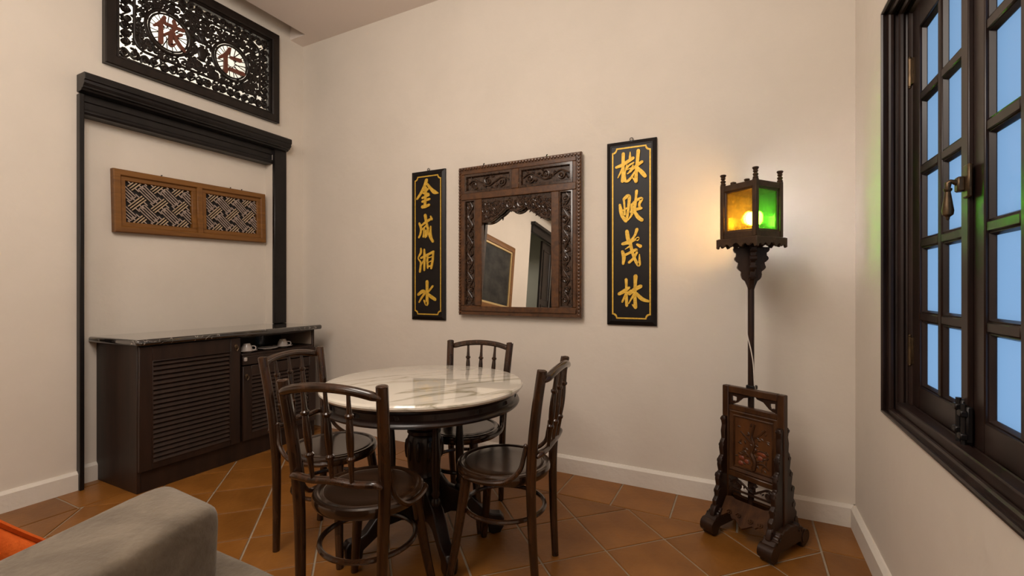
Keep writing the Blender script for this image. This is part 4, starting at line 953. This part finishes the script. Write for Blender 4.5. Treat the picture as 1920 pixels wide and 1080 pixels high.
# ============================================================ sofa in the foreground
def roundbox(mb, c, h, p=6, n=10, M_=None, fn=None):
    for ax in range(3):
        for s in (-1, 1):
            vs = []
            for i in range(n+1):
                for j in range(n+1):
                    q = [0,0,0]; q[ax] = s; a = math.sin((2*i/n-1)*PI/2); b = math.sin((2*j/n-1)*PI/2); q[(ax+1) % 3] = a; q[(ax+2) % 3] = b
                    m = sum(abs(t)**p for t in q)**(1/p); q = [t/m for t in q]
                    if fn: q = fn(q)
                    vs.append((c[0]+h[0]*q[0], c[1]+h[1]*q[1], c[2]+h[2]*q[2]))
            mb.add(vs, [(i*(n+1)+j, (i+1)*(n+1)+j, (i+1)*(n+1)+j+1, i*(n+1)+j+1) for i in range(n) for j in range(n)], M_)
    return mb
sf = thing('sofa', 'grey velvet sofa in the foreground corner, seen from behind', 'sofa', (-1.15, -.45, 0), 0)
ox, oy = -1.15, -.45
def rb(name, x0, x1, y0, y1, z0, z1, p=8, m='sofa', n=10, par=sf):
    return roundbox(MB(), ((x0+x1)/2-ox, (y0+y1)/2-oy, (z0+z1)/2), ((x1-x0)/2, (y1-y0)/2, (z1-z0)/2), p, n).build(name, M[m], par, angle=60)
rb('base', -1.42, -.64, -1.6, .50, .08, .30, 14)
rb('seat_cushion', -1.46, -.69, -1.46, .505, .24, .375, 7)
rb('back_frame', -.685, -.60, -1.6, .60, .08, .58, 9)
rb('arm', -1.44, -.60, .520, .622, .08, .634, 5)
rb('arm', -1.44, -.60, -1.62, -1.47, .08, .600, 7)
for x in (-1.36, -.80):
    for y in (-1.5, .5): MB().lathe([(.018,0),(.026,.09),(.001,.09)], 10, (x-ox, y-oy, 0)).build('foot', M['black_wood'], sf)
def puff(q):
    k = 1+.05*(1-abs(q[1])**2)*(1-abs(q[2])**2)
    return [q[0]*k, q[1]*(1+.03*abs(q[2])**3)-.05*q[0], q[2]*(1+.03*abs(q[1])**4)]
bc = thing('back_cushion', 'large grey velvet back cushion rising over the sofa in the foreground', 'cushion', CUSH_LOC, 0)
bc.rotation_euler = CUSH_ROT
roundbox(MB(), (0,0,0), (.088,.40,.200), 13, 24, None, puff).build('cushion_body', M['sofa'], bc, angle=60)
oc = thing('orange_cushion', 'bright orange cushion with piped edge lying against the grey back cushion', 'cushion', ORANGE_LOC, 0)
oc.rotation_euler = ORANGE_ROT
def pillow(w, h, t, n=22):
    mb = MB(); vs = []
    for s in (1, -1):
        for i in range(n+1):
            for j in range(n+1):
                u = 2*i/n-1; v = 2*j/n-1; k = max(0, (1-u**4)*(1-v**4))**.5
                pin = 1-.05*(1-abs(u)**2)*abs(v)**6; pin2 = 1-.05*(1-abs(v)**2)*abs(u)**6
                vs.append((s*t/2*k, u*w/2*pin2, v*h/2*pin))
    N1 = (n+1)**2; fs = [(s*N1+i*(n+1)+j, s*N1+(i+1)*(n+1)+j, s*N1+(i+1)*(n+1)+j+1, s*N1+i*(n+1)+j+1) for s in (0,1) for i in range(n) for j in range(n)]
    return mb.add(vs, fs)
pillow(.38, .38, .13).build('cushion_body', M['orange'], oc, angle=60)
e = []
N_ = 16
for (a, b, c_, d) in ((-1,-1,1,-1),(1,-1,1,1),(1,1,-1,1),(-1,1,-1,-1)):
    for i in range(N_):
        t = i/N_; u, v = a+(c_-a)*t, b+(d-b)*t; pin = 1-.05*(1-abs(u)**2)*abs(v)**6; pin2 = 1-.05*(1-abs(v)**2)*abs(u)**6
        e.append((0, u*.19*pin2*1.01, v*.19*pin*1.01))
MB().tube(e, .0055, 6, True).build('piping', M['orange'], oc)
